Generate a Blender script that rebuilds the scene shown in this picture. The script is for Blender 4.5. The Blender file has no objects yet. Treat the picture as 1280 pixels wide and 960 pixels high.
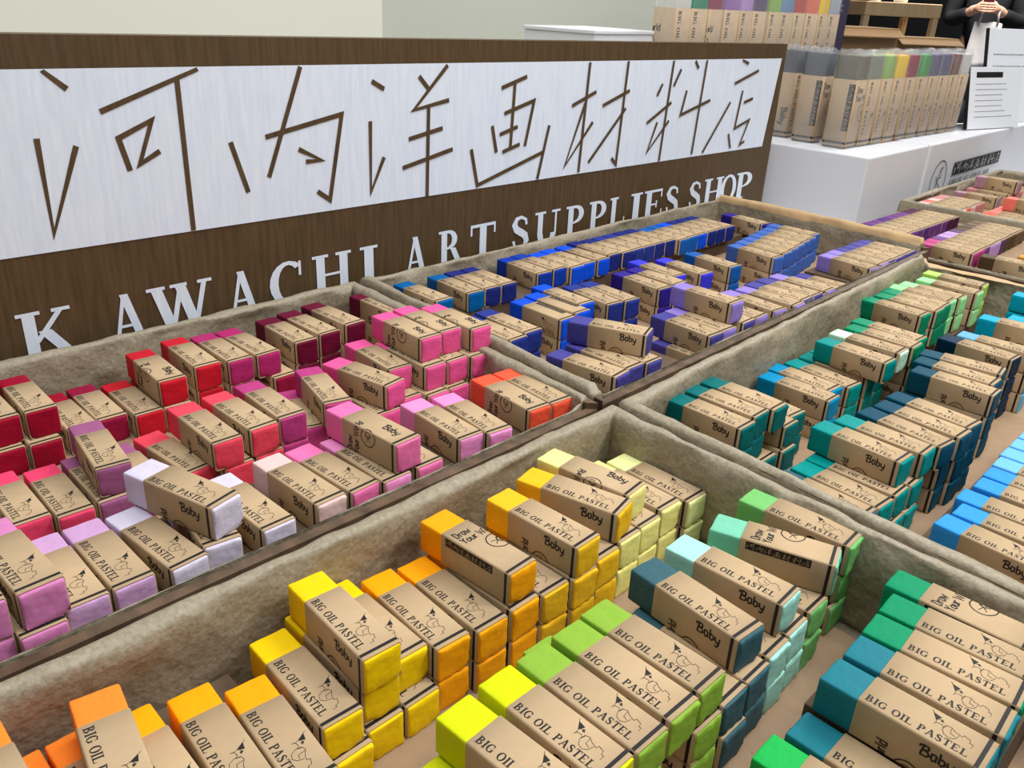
import bpy, bmesh, math, random
from mathutils import Vector, Matrix

# ------------------------------------------------------------------ scale, camera, light
S = 0.02                      # one unit = the width of a pastel = 2 cm
TZ = -4.75                    # table top, in units
def W(u, v, z): return Vector((u*S, v*S, (z-TZ)*S+0.75))
scn = bpy.context.scene
COL = scn.collection
scn.view_settings.view_transform = 'Standard'
scn.view_settings.look = 'None'
scn.view_settings.gamma = 1.0
scn.view_settings.use_curve_mapping = False
scn.view_settings.exposure = 0.0

cam_d = bpy.data.cameras.new('camera'); cam = bpy.data.objects.new('camera', cam_d); COL.objects.link(cam)
cam_d.sensor_width = 36.0; cam_d.sensor_fit = 'HORIZONTAL'; cam_d.lens = 1056.36282/1280*36.0
cam_d.clip_start = 0.02; cam_d.clip_end = 60
RT = [[0.70789497, 0.70492491, 0.04433498], [0.32350075, -0.26778533, -0.9075452], [-0.62787896, 0.65678907, -0.41760762]]
m = Matrix((( RT[0][0], -RT[1][0], -RT[2][0]), (RT[0][1], -RT[1][1], -RT[2][1]), (RT[0][2], -RT[1][2], -RT[2][2]))).to_4x4()
m.translation = W(0, 0, 12); cam.matrix_world = m
scn.camera = cam

world = bpy.data.worlds.new('world'); scn.world = world; world.use_nodes = True
bg = world.node_tree.nodes['Background']; bg.inputs[0].default_value = (0.93, 0.97, 1.0, 1); bg.inputs[1].default_value = 0.13
def area(name, pos, target, size, power, col):
    d = bpy.data.lights.new(name, 'AREA'); d.shape = 'DISK'; d.size = size; d.energy = power; d.color = col
    o = bpy.data.objects.new(name, d); COL.objects.link(o); o.location = W(*pos)
    dr = W(*target)-o.location; o.rotation_euler = dr.to_track_quat('-Z', 'Y').to_euler(); return o
area('ceiling_spot', (18, 42, 44), (-4, 22, -3), .4, 7.4, (1,.97,.91))
area('ceiling_panel', (-26, 56, 112), (-22, 44, -3), 1.4, 6, (1,.99,.97))
area('sign_fill', (4, 14, 100), (-33, 24, 6), 1.2, 31, (.95,.975,1))  # added fill light, no fixture: brightens the sign and back wall
area('box_front_fill', (-8, 122, 108), (-30, 88, 0), 1.2, 36, (.97,.98,1))  # added light that makes the white box's front face brighter
area('background_fill', (-90, 300, 120), (-100, 330, 0), 1.6, 280, (1,.96,.9))  # added light to lift the distant person, bag and counter

# ------------------------------------------------------------------ materials
def srgb(c):
    return tuple(((x/255)/12.92 if x/255 <= .04045 else ((x/255+.055)/1.055)**2.4) for x in c)+(1,)
MATS = {}
def mat(name, rgb, rough=.6, noise=0, nscale=20, bump=0, bscale=60, spec=.3, bdist=.002, stretch=None, rgb2=None, objrand=0, coord='Object', emit=0):
    if name in MATS: return MATS[name]
    m = bpy.data.materials.new(name); m.use_nodes = True; MATS[name] = m
    nt = m.node_tree; N = nt.nodes; Lk = nt.links; b = N['Principled BSDF']
    b.inputs['Roughness'].default_value = rough; b.inputs['Specular IOR Level'].default_value = spec
    c = srgb(rgb); b.inputs['Base Color'].default_value = c
    tc = N.new('ShaderNodeTexCoord'); src = tc.outputs[coord]
    if stretch:
        mp = N.new('ShaderNodeMapping'); mp.inputs['Scale'].default_value = stretch; Lk.new(src, mp.inputs['Vector']); src = mp.outputs['Vector']
    last = None
    if noise or rgb2:
        nz = N.new('ShaderNodeTexNoise'); nz.inputs['Scale'].default_value = nscale; nz.inputs['Detail'].default_value = 6
        Lk.new(src, nz.inputs['Vector'])
        rp = N.new('ShaderNodeValToRGB'); rp.color_ramp.elements[0].position = .3; rp.color_ramp.elements[1].position = .7
        d = srgb(rgb2) if rgb2 else tuple(x*(1-noise) for x in c[:3])+(1,)
        rp.color_ramp.elements[0].color = d; rp.color_ramp.elements[1].color = c
        Lk.new(nz.outputs['Fac'], rp.inputs['Fac']); last = rp.outputs['Color']
    if objrand:
        oi = N.new('ShaderNodeObjectInfo'); hs = N.new('ShaderNodeHueSaturation'); mr = N.new('ShaderNodeMapRange')
        mr.inputs['To Min'].default_value = 1-objrand; mr.inputs['To Max'].default_value = 1+objrand
        Lk.new(oi.outputs['Random'], mr.inputs['Value']); Lk.new(mr.outputs['Result'], hs.inputs['Value'])
        if last: Lk.new(last, hs.inputs['Color'])
        else: hs.inputs['Color'].default_value = c
        last = hs.outputs['Color']
    if last: Lk.new(last, b.inputs['Base Color'])
    if bump:
        bz = N.new('ShaderNodeTexNoise'); bz.inputs['Scale'].default_value = bscale; bz.inputs['Detail'].default_value = 8
        Lk.new(src, bz.inputs['Vector'])
        bp = N.new('ShaderNodeBump'); bp.inputs['Strength'].default_value = bump; bp.inputs['Distance'].default_value = bdist
        Lk.new(bz.outputs['Fac'], bp.inputs['Height']); Lk.new(bp.outputs['Normal'], b.inputs['Normal'])
    return m
KRAFT = mat('kraft_paper', (195,168,133), .8, noise=.10, nscale=90, bump=.06, bscale=400, spec=.1, objrand=.07)
INK = mat('black_ink', (30,27,27), .6)
LINER = mat('waxed_kraft_liner', (164,152,129), .5, noise=.3, nscale=420, bump=1.0, bscale=60, spec=.4, bdist=.0035)
PAD2 = mat('padding_gap_shade', (100,82,64), .85, noise=.15, nscale=90, bump=.3, bscale=90)  # padding paper darkened to stand in for shade in the gaps
PADM = mat('kraft_board', (164,136,108), .8, noise=.12, nscale=120, bump=.1, bscale=200)
LINER2 = mat('fresh_kraft_sheet', (200,166,122), .6, noise=.08, nscale=120, bump=.6, bscale=45)
WOOD = mat('dark_stained_wood', (112,90,70), .55, rgb2=(74,58,44), nscale=9, stretch=(9,9,1.2), bump=.12, bscale=40)
SIGNWOOD = mat('walnut_stained_board', (98,77,51), .5, rgb2=(78,60,38), nscale=22, stretch=(1,12,1.1), bump=.1, bscale=30)
WHITEPAINT = mat('white_paint', (236,245,255), .6, rgb2=(224,233,250), nscale=45, stretch=(1,7,.7), bump=.08, bscale=40)
WHITE = mat('white_laminate', (232,232,236), .45, noise=.04, nscale=6)
CREAM = mat('cream_wall', (234,233,216), .7, noise=.03, nscale=3)
STEEL = mat('white_metal_post', (225,226,240), .4)
DARK = mat('dark_room_wall', (14,15,20), .9)  # near-black colour stands in for the darkness of the room beyond
FLOORM = mat('grey_carpet', (92,90,90), .95, noise=.2, nscale=60)
CARD = mat('white_card', (238,240,243), .6)
BLACKP = mat('black_plastic', (22,22,24), .45)
GREYP = mat('grey_print', (120,120,124), .7)
CARTON = mat('brown_cardboard', (176,140,98), .8, noise=.08, nscale=30)
OAK = mat('pale_oak', (228,196,152), .5, rgb2=(212,178,132), nscale=8, stretch=(1,6,1))
PURPLEC = mat('dark_violet_card', (68,60,78), .6)
COLS = {'orange': (255, 140, 48), 'amber': (255, 168, 12), 'yellow': (250, 208, 12), 'gold': (248, 190, 34), 'palelemon': (255, 242, 150), 'palelime': (236, 240, 165), 'lime': (212, 220, 14), 'leaf': (140, 180, 62), 'petrol': (60, 98, 108), 'palemint': (168, 228, 214), 'fern': (118, 190, 108), 'seafoam': (122, 200, 168), 'emerald': (5, 140, 95), 'lagoon': (32, 120, 134), 'green': (30, 178, 80), 'darkred': (160, 14, 46), 'crimson': (148, 22, 60), 'red': (204, 30, 46), 'raspberry': (180, 44, 108), 'maroon': (106, 16, 50), 'coral': (238, 74, 94), 'magenta': (188, 64, 128), 'hotpink': (238, 92, 156), 'vermilion': (250, 92, 62), 'orchid': (240, 148, 204), 'pink': (240, 118, 176), 'peach': (234, 200, 196), 'lilacwhite': (216, 208, 228), 'lavender': (204, 160, 204), 'mauve': (214, 130, 184), 'rose': (238, 70, 110), 'plum': (160, 92, 134), 'cerulean': (0, 96, 162), 'navy': (32, 44, 120), 'blue': (16, 60, 170), 'brightblue': (12, 82, 226), 'cobalt': (22, 92, 172), 'indigo': (40, 56, 140), 'violet': (76, 72, 150), 'lightviolet': (150, 130, 210), 'ultramarine': (48, 34, 140), 'electric': (64, 64, 224), 'steelblue': (70, 106, 186), 'deepteal': (0, 108, 108), 'azure': (0, 140, 190), 'teal': (0, 142, 138), 'mintwhite': (204, 246, 218), 'jade': (0, 140, 100), 'palegreen': (160, 238, 162), 'limegreen': (184, 222, 104), 'prussian': (0, 70, 92), 'darknavy': (0, 40, 68), 'skyblue': (104, 172, 206), 'cyan': (0, 168, 198), 'sky': (48, 150, 230), 'lightsky': (110, 186, 250), 'purple': (84, 50, 118), 'violetplum': (112, 60, 130), 'aubergine': (78, 28, 66), 'rosewood': (120, 50, 80), 'lilac': (190, 150, 210), 'grape': (92, 62, 104), 'umber': (84, 64, 42), 'brown': (110, 84, 62), 'salmon': (236, 122, 108), 'dustypink': (206, 140, 140), 'dustymauve': (178, 134, 150), 'ochre': (206, 150, 70), 'slate': (78, 84, 84), 'bronze': (150, 118, 70), 'charcoal': (84, 90, 98), 'olivegrey': (106, 102, 84), 'sage': (134, 142, 120), 'pear': (150, 190, 90), 'crimsondeep': (150, 24, 62), 'kelly': (60, 160, 70), 'slateviolet': (92, 86, 124), 'chestnut': (126, 72, 52), 'offwhite': (224, 224, 214), 'amethyst': (160, 110, 182), 'steelsky': (110, 150, 186), 'brick': (200, 70, 50), 'coralorange': (240, 120, 86), 'silver': (176, 182, 192)}
def stickmat(c):
    return mat('pastel_'+c, COLS[c], .55, noise=.06, nscale=120, bump=.22, bscale=260, spec=.12)

# ------------------------------------------------------------------ mesh helpers
def mesh(name, verts, faces, mats, fm=None, smooth=False):
    me = bpy.data.meshes.new(name); me.from_pydata([tuple(v) for v in verts], [], faces)
    for x in mats: me.materials.append(x)
    if fm: me.polygons.foreach_set('material_index', fm)
    if smooth: me.polygons.foreach_set('use_smooth', [True]*len(faces))
    me.update(); return me
def obj(name, me, parent=None, loc=None):
    o = bpy.data.objects.new(name, me); COL.objects.link(o)
    if parent is not None: o.parent = parent
    if loc is not None: o.location = loc
    return o
def tag(o, label=None, cat=None, group=None, kind=None):
    for k, v in (('label', label), ('category', cat), ('group', group), ('kind', kind)):
        if v: o[k] = v
    return o
def thing(name, loc, label, cat, group=None, rotz=0):
    o = bpy.data.objects.new(name, None); COL.objects.link(o); o.empty_display_size = .02
    o.location = loc; o.rotation_euler = (0, 0, rotz); return tag(o, label, cat, group)
class MB:
    """collects quads, boxes, tubes; coordinates in units, origin given at build"""
    def __init__(s): s.v = []; s.f = []; s.m = []
    def poly(s, pts, mi=0):
        n = len(s.v); s.v += [Vector(p) for p in pts]; s.f.append(list(range(n, n+len(pts)))); s.m.append(mi)
    def box(s, a, b, mi=0, bev=0):
        x0,y0,z0 = a; x1,y1,z1 = b
        if bev <= 0:
            n = len(s.v); s.v += [Vector(p) for p in ((x0,y0,z0),(x1,y0,z0),(x1,y1,z0),(x0,y1,z0),(x0,y0,z1),(x1,y0,z1),(x1,y1,z1),(x0,y1,z1))]
            for q in ((3,2,1,0),(4,5,6,7),(0,1,5,4),(1,2,6,5),(2,3,7,6),(3,0,4,7)): s.f.append([n+i for i in q]); s.m.append(mi)
        else:
            bm = bmesh.new(); bmesh.ops.create_cube(bm, size=1)
            for vv in bm.verts: vv.co = Vector((x0+(vv.co.x+.5)*(x1-x0), y0+(vv.co.y+.5)*(y1-y0), z0+(vv.co.z+.5)*(z1-z0)))
            bmesh.ops.bevel(bm, geom=list(bm.edges), offset=bev, segments=2, affect='EDGES', profile=.5)
            s.add(bm, mi)
    def add(s, bm, mi=0):
        n = len(s.v); bm.verts.index_update(); s.v += [v.co.copy() for v in bm.verts]
        for f in bm.faces: s.f.append([n+v.index for v in f.verts]); s.m.append(mi)
        bm.free()
    def tube(s, pts, r, seg=10, mi=0):
        pts = [Vector(p) for p in pts]; n0 = len(s.v); rr = r if isinstance(r, (list, tuple)) else [r]*len(pts)
        for i, p in enumerate(pts):
            d = (pts[min(i+1, len(pts)-1)]-pts[max(i-1, 0)]).normalized()
            a = d.orthogonal().normalized(); b = d.cross(a)
            for k in range(seg):
                t = 2*math.pi*k/seg; s.v.append(p+(a*math.cos(t)+b*math.sin(t))*rr[i])
        for i in range(len(pts)-1):
            for k in range(seg):
                s.f.append([n0+i*seg+k, n0+i*seg+(k+1) % seg, n0+(i+1)*seg+(k+1) % seg, n0+(i+1)*seg+k]); s.m.append(mi)
        s.f.append([n0+k for k in range(seg)][::-1]); s.m.append(mi)
        s.f.append([n0+(len(pts)-1)*seg+k for k in range(seg)]); s.m.append(mi)
    def build(s, name, mats, parent=None, smooth=False, conv=None, world=None):
        """world: (u,v,z) origin -> vertices are given in absolute units relative to that origin"""
        if world is not None:
            o0 = W(*world); vs = [W(*v)-o0 for v in s.v]
        else: vs = [v*S for v in s.v]
        o = obj(name, mesh(name, vs, s.f, mats, s.m, smooth), parent)
        if world is not None and parent is None: o.location = o0
        return o

# ------------------------------------------------------------------ lettering made of convex pieces (cap height 1)
def rc(x0, y0, x1, y1): return [(x0,y0),(x1,y0),(x1,y1),(x0,y1)]
def dg(x0, y0, x1, y1, w): return [(x0-w/2,y0),(x0+w/2,y0),(x1+w/2,y1),(x1-w/2,y1)]
def arc(cx, cy, rx, ry, a0, a1, wt, wn, n=10):
    out = []
    for i in range(n):
        a = math.radians(a0+(a1-a0)*i/n); b = math.radians(a0+(a1-a0)*(i+1)/n)
        P = lambda t, k: (cx+(rx-k*wt)*math.cos(t), cy+(ry-k*wn)*math.sin(t))
        out.append([P(a,0), P(b,0), P(b,1), P(a,1)])
    return out
def ps(pts, w):
    """stroke along a polyline; w one width or one per point"""
    n = len(pts); ws = w if isinstance(w, (list, tuple)) else [w]*n; L = []; R = []
    for i in range(n):
        nx = ny = 0
        for a, b in ((i-1, i), (i, i+1)):
            if a >= 0 and b < n:
                dx, dy = pts[b][0]-pts[a][0], pts[b][1]-pts[a][1]; l = math.hypot(dx, dy) or 1; nx -= dy/l; ny += dx/l
        l = math.hypot(nx, ny)
        if l < .2: nx, ny, l = 1, 0, 1
        k = ws[i]/2/l*(1 if i in (0, n-1) else min(2.2, 2/l)); L.append((pts[i][0]+nx*k, pts[i][1]+ny*k)); R.append((pts[i][0]-nx*k, pts[i][1]-ny*k))
    return [[L[i], L[i+1], R[i+1], R[i]] for i in range(n-1)]
TK, TN, SF = .2, .09, .07
def serif(x, y, w=.36): return rc(x-w/2, y if y < .5 else y-SF, x+w/2, y+SF if y < .5 else y)
def stem(x, w=.38): return [rc(x-TK/2, 0, x+TK/2, 1), serif(x, 0, w), serif(x, 1, w)]
def glyph(c):
    if c == 'I': return stem(.2), .4
    if c == 'K': return stem(.2)+[dg(.26,.38,.72,.97,.11), dg(.42,.6,.78,.03,.21), serif(.72,1,.3), serif(.8,0,.34)], .95
    if c == 'A': return [dg(.14,0,.43,1,.1), dg(.43,1,.76,0,.21)[::-1], rc(.22,.3,.62,.36), serif(.14,0,.28), serif(.76,0,.34)], .92
    if c == 'W': return [dg(.14,1,.38,0,.2), dg(.38,0,.6,.95,.1), dg(.58,1,.82,0,.2), dg(.82,0,1.06,1,.1), serif(.14,1,.34), serif(.56,1,.32), serif(1.06,1,.28)], 1.2
    if c == 'C': return arc(.46,.5,.44,.52,48,312,.2,.09,14)+[rc(.7,.64,.76,.98), rc(.68,.1,.8,.19)], .86
    if c == 'G': return arc(.46,.5,.44,.52,48,330,.2,.09,14)+[rc(.7,.64,.76,.98), rc(.66,.06,.82,.42), rc(.54,.4,.9,.45)], .95
    if c == 'H': return stem(.2)+stem(.76)+[rc(.2,.47,.76,.53)], .96
    if c == 'R': return stem(.2)+arc(.36,.74,.3,.26,-90,90,.19,.09,8)+[rc(.2,.915,.38,1), rc(.2,.48,.38,.54), dg(.5,.5,.74,.03,.19), serif(.8,0,.24)], .93
    if c == 'T': return stem(.4, .36)+[rc(.03,.915,.77,1), rc(.03,.7,.08,1), rc(.72,.7,.77,1)], .8
    if c == 'S': return ps([(.56,.72),(.53,.88),(.36,.965),(.2,.93),(.12,.77),(.2,.62),(.36,.52),(.52,.41),(.58,.24),(.5,.1),(.32,.035),(.16,.1),(.1,.3)], [.08,.08,.09,.12,.17,.2,.21,.2,.17,.12,.09,.08,.08]), .7
    if c == 'U': return [rc(.12,.3,.29,1), rc(.7,.3,.76,1), serif(.2,1,.36), serif(.73,1,.3)]+arc(.44,.32,.32,.34,180,360,.19,.09,10), .9
    if c == 'P': return stem(.2)+arc(.38,.72,.34,.28,-90,90,.2,.09,8)+[rc(.2,.915,.4,1), rc(.2,.44,.4,.5)], .8
    if c == 'L': return stem(.2)+[rc(.2,0,.74,.09), rc(.7,0,.75,.32)], .8
    if c == 'E': return stem(.2)+[rc(.2,0,.74,.09), rc(.7,0,.75,.3), rc(.2,.915,.7,1), rc(.66,.72,.71,1), rc(.2,.47,.5,.53), rc(.48,.38,.53,.62)], .82
    if c == 'O': return arc(.46,.5,.44,.52,0,360,.2,.09,18), .92
    if c == 'B': return stem(.2, .36)+arc(.38,.755,.3,.245,-90,90,.19,.09,8)+arc(.38,.265,.38,.265,-90,90,.2,.09,8)+[rc(.2,.915,.4,1), rc(.2,.47,.4,.53), rc(.2,0,.4,.06)], .84
    return [], .4
def line(text, gap=.06):
    out = []; x = 0
    for c in text:
        g, a = glyph(c); out += [[(px+x, py) for px, py in p] for p in g]; x += a+gap
    return out, x-gap
# small sans and brush letters as strokes
ST = {'D': [[(.05,0),(.05,1),(.35,.95),(.5,.5),(.35,.05),(.05,0)]], 'r': [[(.05,0),(.05,.65)],[(.05,.45),(.3,.65)]],
 'a': [[(.4,.65),(.1,.62),(.05,.2),(.2,0),(.4,.15)],[(.42,.65),(.42,0)]], 'w': [[(.0,.65),(.15,0),(.28,.5),(.42,0),(.56,.65)]],
 'Y': [[(0,1),(.25,.5),(.5,1)],[(.25,.5),(.25,0)]], 'o': [[(.25,.66),(.05,.4),(.1,.05),(.25,0),(.42,.1),(.45,.45),(.25,.66)]],
 'u': [[(.05,.65),(.05,.15),(.2,0),(.42,.15)],[(.42,.65),(.42,0)]], 'W': [[(0,1),(.2,0),(.4,.8),(.6,0),(.8,1)]], 'l': [[(.1,0),(.1,1)]],
 'd': [[(.42,1),(.42,0)],[(.42,.6),(.1,.6),(.05,.2),(.2,0),(.42,.15)]],
 'B': [[(.0,.72),(.02,.92),(.3,1.02),(.6,.98),(.66,.8),(.55,.62),(.28,.55)],[(.28,.55),(.62,.5),(.75,.28),(.6,.06),(.12,.02)],[(.28,.98),(.14,.02)]],
 'b': [[(.08,1.05),(.08,.1),(.3,0),(.5,.2),(.45,.5),(.25,.6),(.08,.45)]], 'y': [[(.02,.62),(.08,.2),(.25,.05),(.45,.2)],[(.5,.62),(.45,.0),(.3,-.35),(.05,-.3)]]}
ADV = {'D':.62,'r':.38,'a':.56,'w':.66,'Y':.6,'o':.58,'u':.56,'W':.92,'l':.26,'d':.58,'B':.84,'b':.62,'y':.6,' ':.34}
def sline(text, w):
    out = []; x = 0
    for c in text:
        for p in ST.get(c, []): out += ps([(a+x, b) for a, b in p], w)
        x += ADV[c]
    return out, x
# strokes of the shop's cut-line lettering, on the sign plane (v, z)
KANJI = [[(10.63, 8.96), (11.35, 8.28)], [(10.06, 6.67), (10.06, 3.24), (11.34, 6.31)], [(12.37, 7.45), (16.3, 8.87)], [(13.16, 5.24), (12.89, 6.47), (14.23, 7.04), (13.56, 5.45), (14.4, 5.87)], [(15.41, 8.53), (15.39, 2.58)], [(17.39, 5.98), (18.01, 3.84)], [(20.9, 8.84), (19.04, 4.37)], [(19.01, 6.06), (22.91, 6.78), (22.09, 3.01), (21.44, 3.48)], [(20.58, 5.43), (21.73, 4.85), (20.92, 4.86)], [(24.61, 8.14), (25.32, 7.77)], [(24.48, 6.38), (24.42, 3.09), (25.24, 4.67)], [(27.41, 8.28), (27.98, 7.71)], [(29.22, 8.74), (27.07, 6.74), (29.33, 7.1)], [(28.01, 6.88), (27.92, 2.47)], [(26.75, 5.39), (28.93, 5.77)], [(26.36, 4.04), (29.62, 4.68)], [(33.0, 7.54), (34.89, 8.06)], [(33.99, 7.75), (33.83, 4.43)], [(33.27, 6.23), (35.55, 6.8), (34.97, 4.4)], [(32.98, 5.16), (34.34, 5.49)], [(33.23, 4.22), (34.56, 4.54)], [(32.4, 5.66), (32.77, 4.24)], [(30.92, 4.57), (31.42, 2.63), (36.48, 3.94)], [(36.9, 5.4), (36.14, 2.45)], [(40.09, 8.7), (39.76, 2.48)], [(38.76, 6.36), (40.85, 7.05)], [(39.92, 6.45), (38.44, 2.94), (40.74, 5.33)], [(43.69, 8.7), (43.36, 2.61), (42.85, 3.03)], [(41.56, 6.23), (44.07, 7.0)], [(43.84, 5.97), (40.62, 2.97)], [(48.43, 8.66), (48.0, 2.37)], [(47.46, 7.28), (47.0, 6.57)], [(49.35, 8.12), (48.72, 7.1)], [(46.19, 4.93), (48.66, 6.08)], [(47.32, 4.92), (46.53, 3.08), (48.61, 4.94)], [(50.9, 8.62), (51.37, 8.12)], [(50.28, 6.77), (49.88, 5.22), (53.29, 6.02)], [(52.28, 8.63), (51.82, 2.49)], [(56.81, 8.59), (57.71, 8.31)], [(56.2, 7.01), (59.26, 7.81)], [(57.44, 6.5), (57.06, 3.87), (58.98, 4.37), (58.11, 2.64), (58.73, 2.84)], [(57.83, 5.65), (59.02, 5.88)], [(55.97, 5.76), (53.17, 2.48)], [(56.33, 3.55), (56.85, 2.49)]]
KV0, KV1, KZ0, KZ1 = (10.06, 59.26, 2.37, 8.96)

# ------------------------------------------------------------------ oil pastel: stick and printed wrapper
PL, PH, CAPL = 3.393, .975, .862
def stick_mesh(seed):
    rnd = random.Random(seed); r = .06; hx, hy, hz = PL/2, .475, .465
    def axis(h, n):
        a = [-h, -h+r*.3, -h+r]; k = [-h+r+(2*h-2*r)*i/n for i in range(1, n)]; return a+k+[h-r, h-r*.3, h]
    X, Y, Z = axis(hx, 4), axis(hy, 5), axis(hz, 5); vs = {}; V = []; F = []
    ph = [rnd.uniform(0, 6.28) for _ in range(8)]
    dents = [(rnd.uniform(-.4,.4), rnd.uniform(-.4,.4), rnd.uniform(.05,.12), rnd.uniform(.02,.05)) for _ in range(5)]
    ce = rnd.choice([(1,1),(1,-1),(-1,1),(-1,-1)])
    def vert(x, y, z):
        k = (round(x,4), round(y,4), round(z,4))
        if k in vs: return vs[k]
        c = Vector((max(-hx+r, min(hx-r, x)), max(-hy+r, min(hy-r, y)), max(-hz+r, min(hz-r, z)))); d = Vector((x,y,z))-c
        p = c+d.normalized()*r if d.length > 1e-6 else Vector((x,y,z))
        if p.x > hx-r*.9:
            n = .012*math.sin(9*y+ph[0])*math.sin(8*z+ph[1])+.012*math.sin(17*y+ph[2]+5*z)+.01*math.sin(21*z+ph[3])
            for a, b, rr, dp in dents:
                q = math.hypot(y-a, z-b)/rr
                if q < 1.6: n -= dp*max(0, 1-q/1.6)
            p.x += n
            e = (y*ce[0]/hy+z*ce[1]/hz)
            if e > 1.55: p.x -= (e-1.55)*.28
        elif p.x < -hx+r: p.x += .006*math.sin(10*y+ph[4])
        p.z += hz+.005; vs[k] = len(V); V.append(p*S); return vs[k]
    def grid(A, B, fn, flip):
        for i in range(len(A)-1):
            for j in range(len(B)-1):
                q = [vert(*fn(A[i],B[j])), vert(*fn(A[i+1],B[j])), vert(*fn(A[i+1],B[j+1])), vert(*fn(A[i],B[j+1]))]
                F.append(q[::-1] if flip else q)
    grid(Y, Z, lambda a, b: (hx,a,b), False); grid(Y, Z, lambda a, b: (-hx,a,b), True)
    grid(X, Z, lambda a, b: (a,-hy,b), False); grid(X, Z, lambda a, b: (a,hy,b), True)
    grid(X, Y, lambda a, b: (a,b,hz), False); grid(X, Y, lambda a, b: (a,b,-hz), True)
    return mesh('stick', V, F, [None], smooth=True)
PRINT = []                                       # (convex polygon in (x along, t around), material slot)
def put(polys, x, t, sc, mi=1, up=False, sx=1):
    for p in polys:
        q = [((x-py*sc), (t-px*sc)) for px, py in p] if up else [(x+px*sc*sx, t-py*sc) for px, py in p]
        PRINT.append((q, mi))
_tw = sum(line(q)[1] for q in ('BIG','OIL','PASTEL')); LW = (2.04-.2)/_tw      # letter width that fills the line
g, w = line('BIG'); put(g, CAPL+.09, 3.885, .2, sx=LW/.2)
x1 = CAPL+.09+w*LW+.1
g, w = line('OIL'); put(g, x1, 3.885, .2, sx=LW/.2)
x2 = x1+w*LW+.1
g, w = line('PASTEL'); put(g, x2, 3.885, .2, sx=LW/.2)
put(ps([(0,0),(.0,.05)],.01), 0, 3.9, 1)
# doodle by the lettering: pencil tip, ragged body line, loop and steps
put([[(.02,.26),(.15,.06),(.22,.22)]], 2.08, 3.4, .92)
for q in ([(-.02,.34),(.1,.2),(.18,.02),(.16,-.1),(.2,.0),(.32,.02),(.36,-.06),(.38,.06),(.5,.1),(.62,.02),(.78,-.02),(.8,.06),(.95,.02),(.97,-.08),(1.04,-.08),(1.04,-.2)],
          [(.4,.06),(.36,-.1),(.44,-.24),(.58,-.28),(.68,-.2),(.72,-.04)], [(.52,.08),(.54,-.1),(.66,-.14)], [(.2,.12),(.27,.18),(.33,.1)]):
    put(ps(q, .011), 2.08, 3.4, .86)
put([[(.25,.1),(.3,.1),(.3,.16),(.25,.16)]], 2.08, 3.4, .86)
g, w = sline('Baby', .16); put(g, 2.2, .44, .27)
g, w = sline('Draw', .15); put(g, 1.34, 1.86, .24, up=True)
g, w = sline('Your World', .15); put(g, 1.64, 1.86, .24, up=True)
cir = [(2.09+(.3+.02*math.sin(a*2+.8))*math.cos(a), 1.12-(.31)*math.sin(a)) for a in [2*math.pi*i/22 for i in range(23)]]
for p in ps(cir, .032): PRINT.append((p, 1))
for q in ([(1.95,1.02),(2.08,1.12),(2.2,1.0)], [(2.08,1.12),(2.02,1.3)], [(2.08,1.12),(2.2,1.26)], [(1.98,.95),(2.1,.92),(2.22,1.06),(2.12,1.14),(1.97,1.08),(1.98,.95)]):
    for p in ps(q, .02): PRINT.append((p, 1))
PRINT.append((rc(1.02, 2.05, 2.74, 2.3), 1))
for pl in KANJI:
    q = [(1.06+(a-KV0)/(KV1-KV0)*1.64, 2.275-(b-KZ0)/(KZ1-KZ0)*.2) for a, b in pl]
    for p in ps(q, .011): PRINT.append((p, 0))
for k in range(4): PRINT.append((rc(3.15, k+.0, 3.235, k+1.0), 1))
def clip(poly, t0, t1):
    for val, keep in ((t0, 1), (t1, -1)):
        out = []
        for i in range(len(poly)):
            a, b = poly[i], poly[(i+1) % len(poly)]; ia = (a[1]-val)*keep >= 0; ib = (b[1]-val)*keep >= 0
            if ia: out.append(a)
            if ia != ib:
                k = (val-a[1])/(b[1]-a[1]); out.append((a[0]+(b[0]-a[0])*k, val))
        poly = out
        if len(poly) < 3: return []
    return poly
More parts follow.
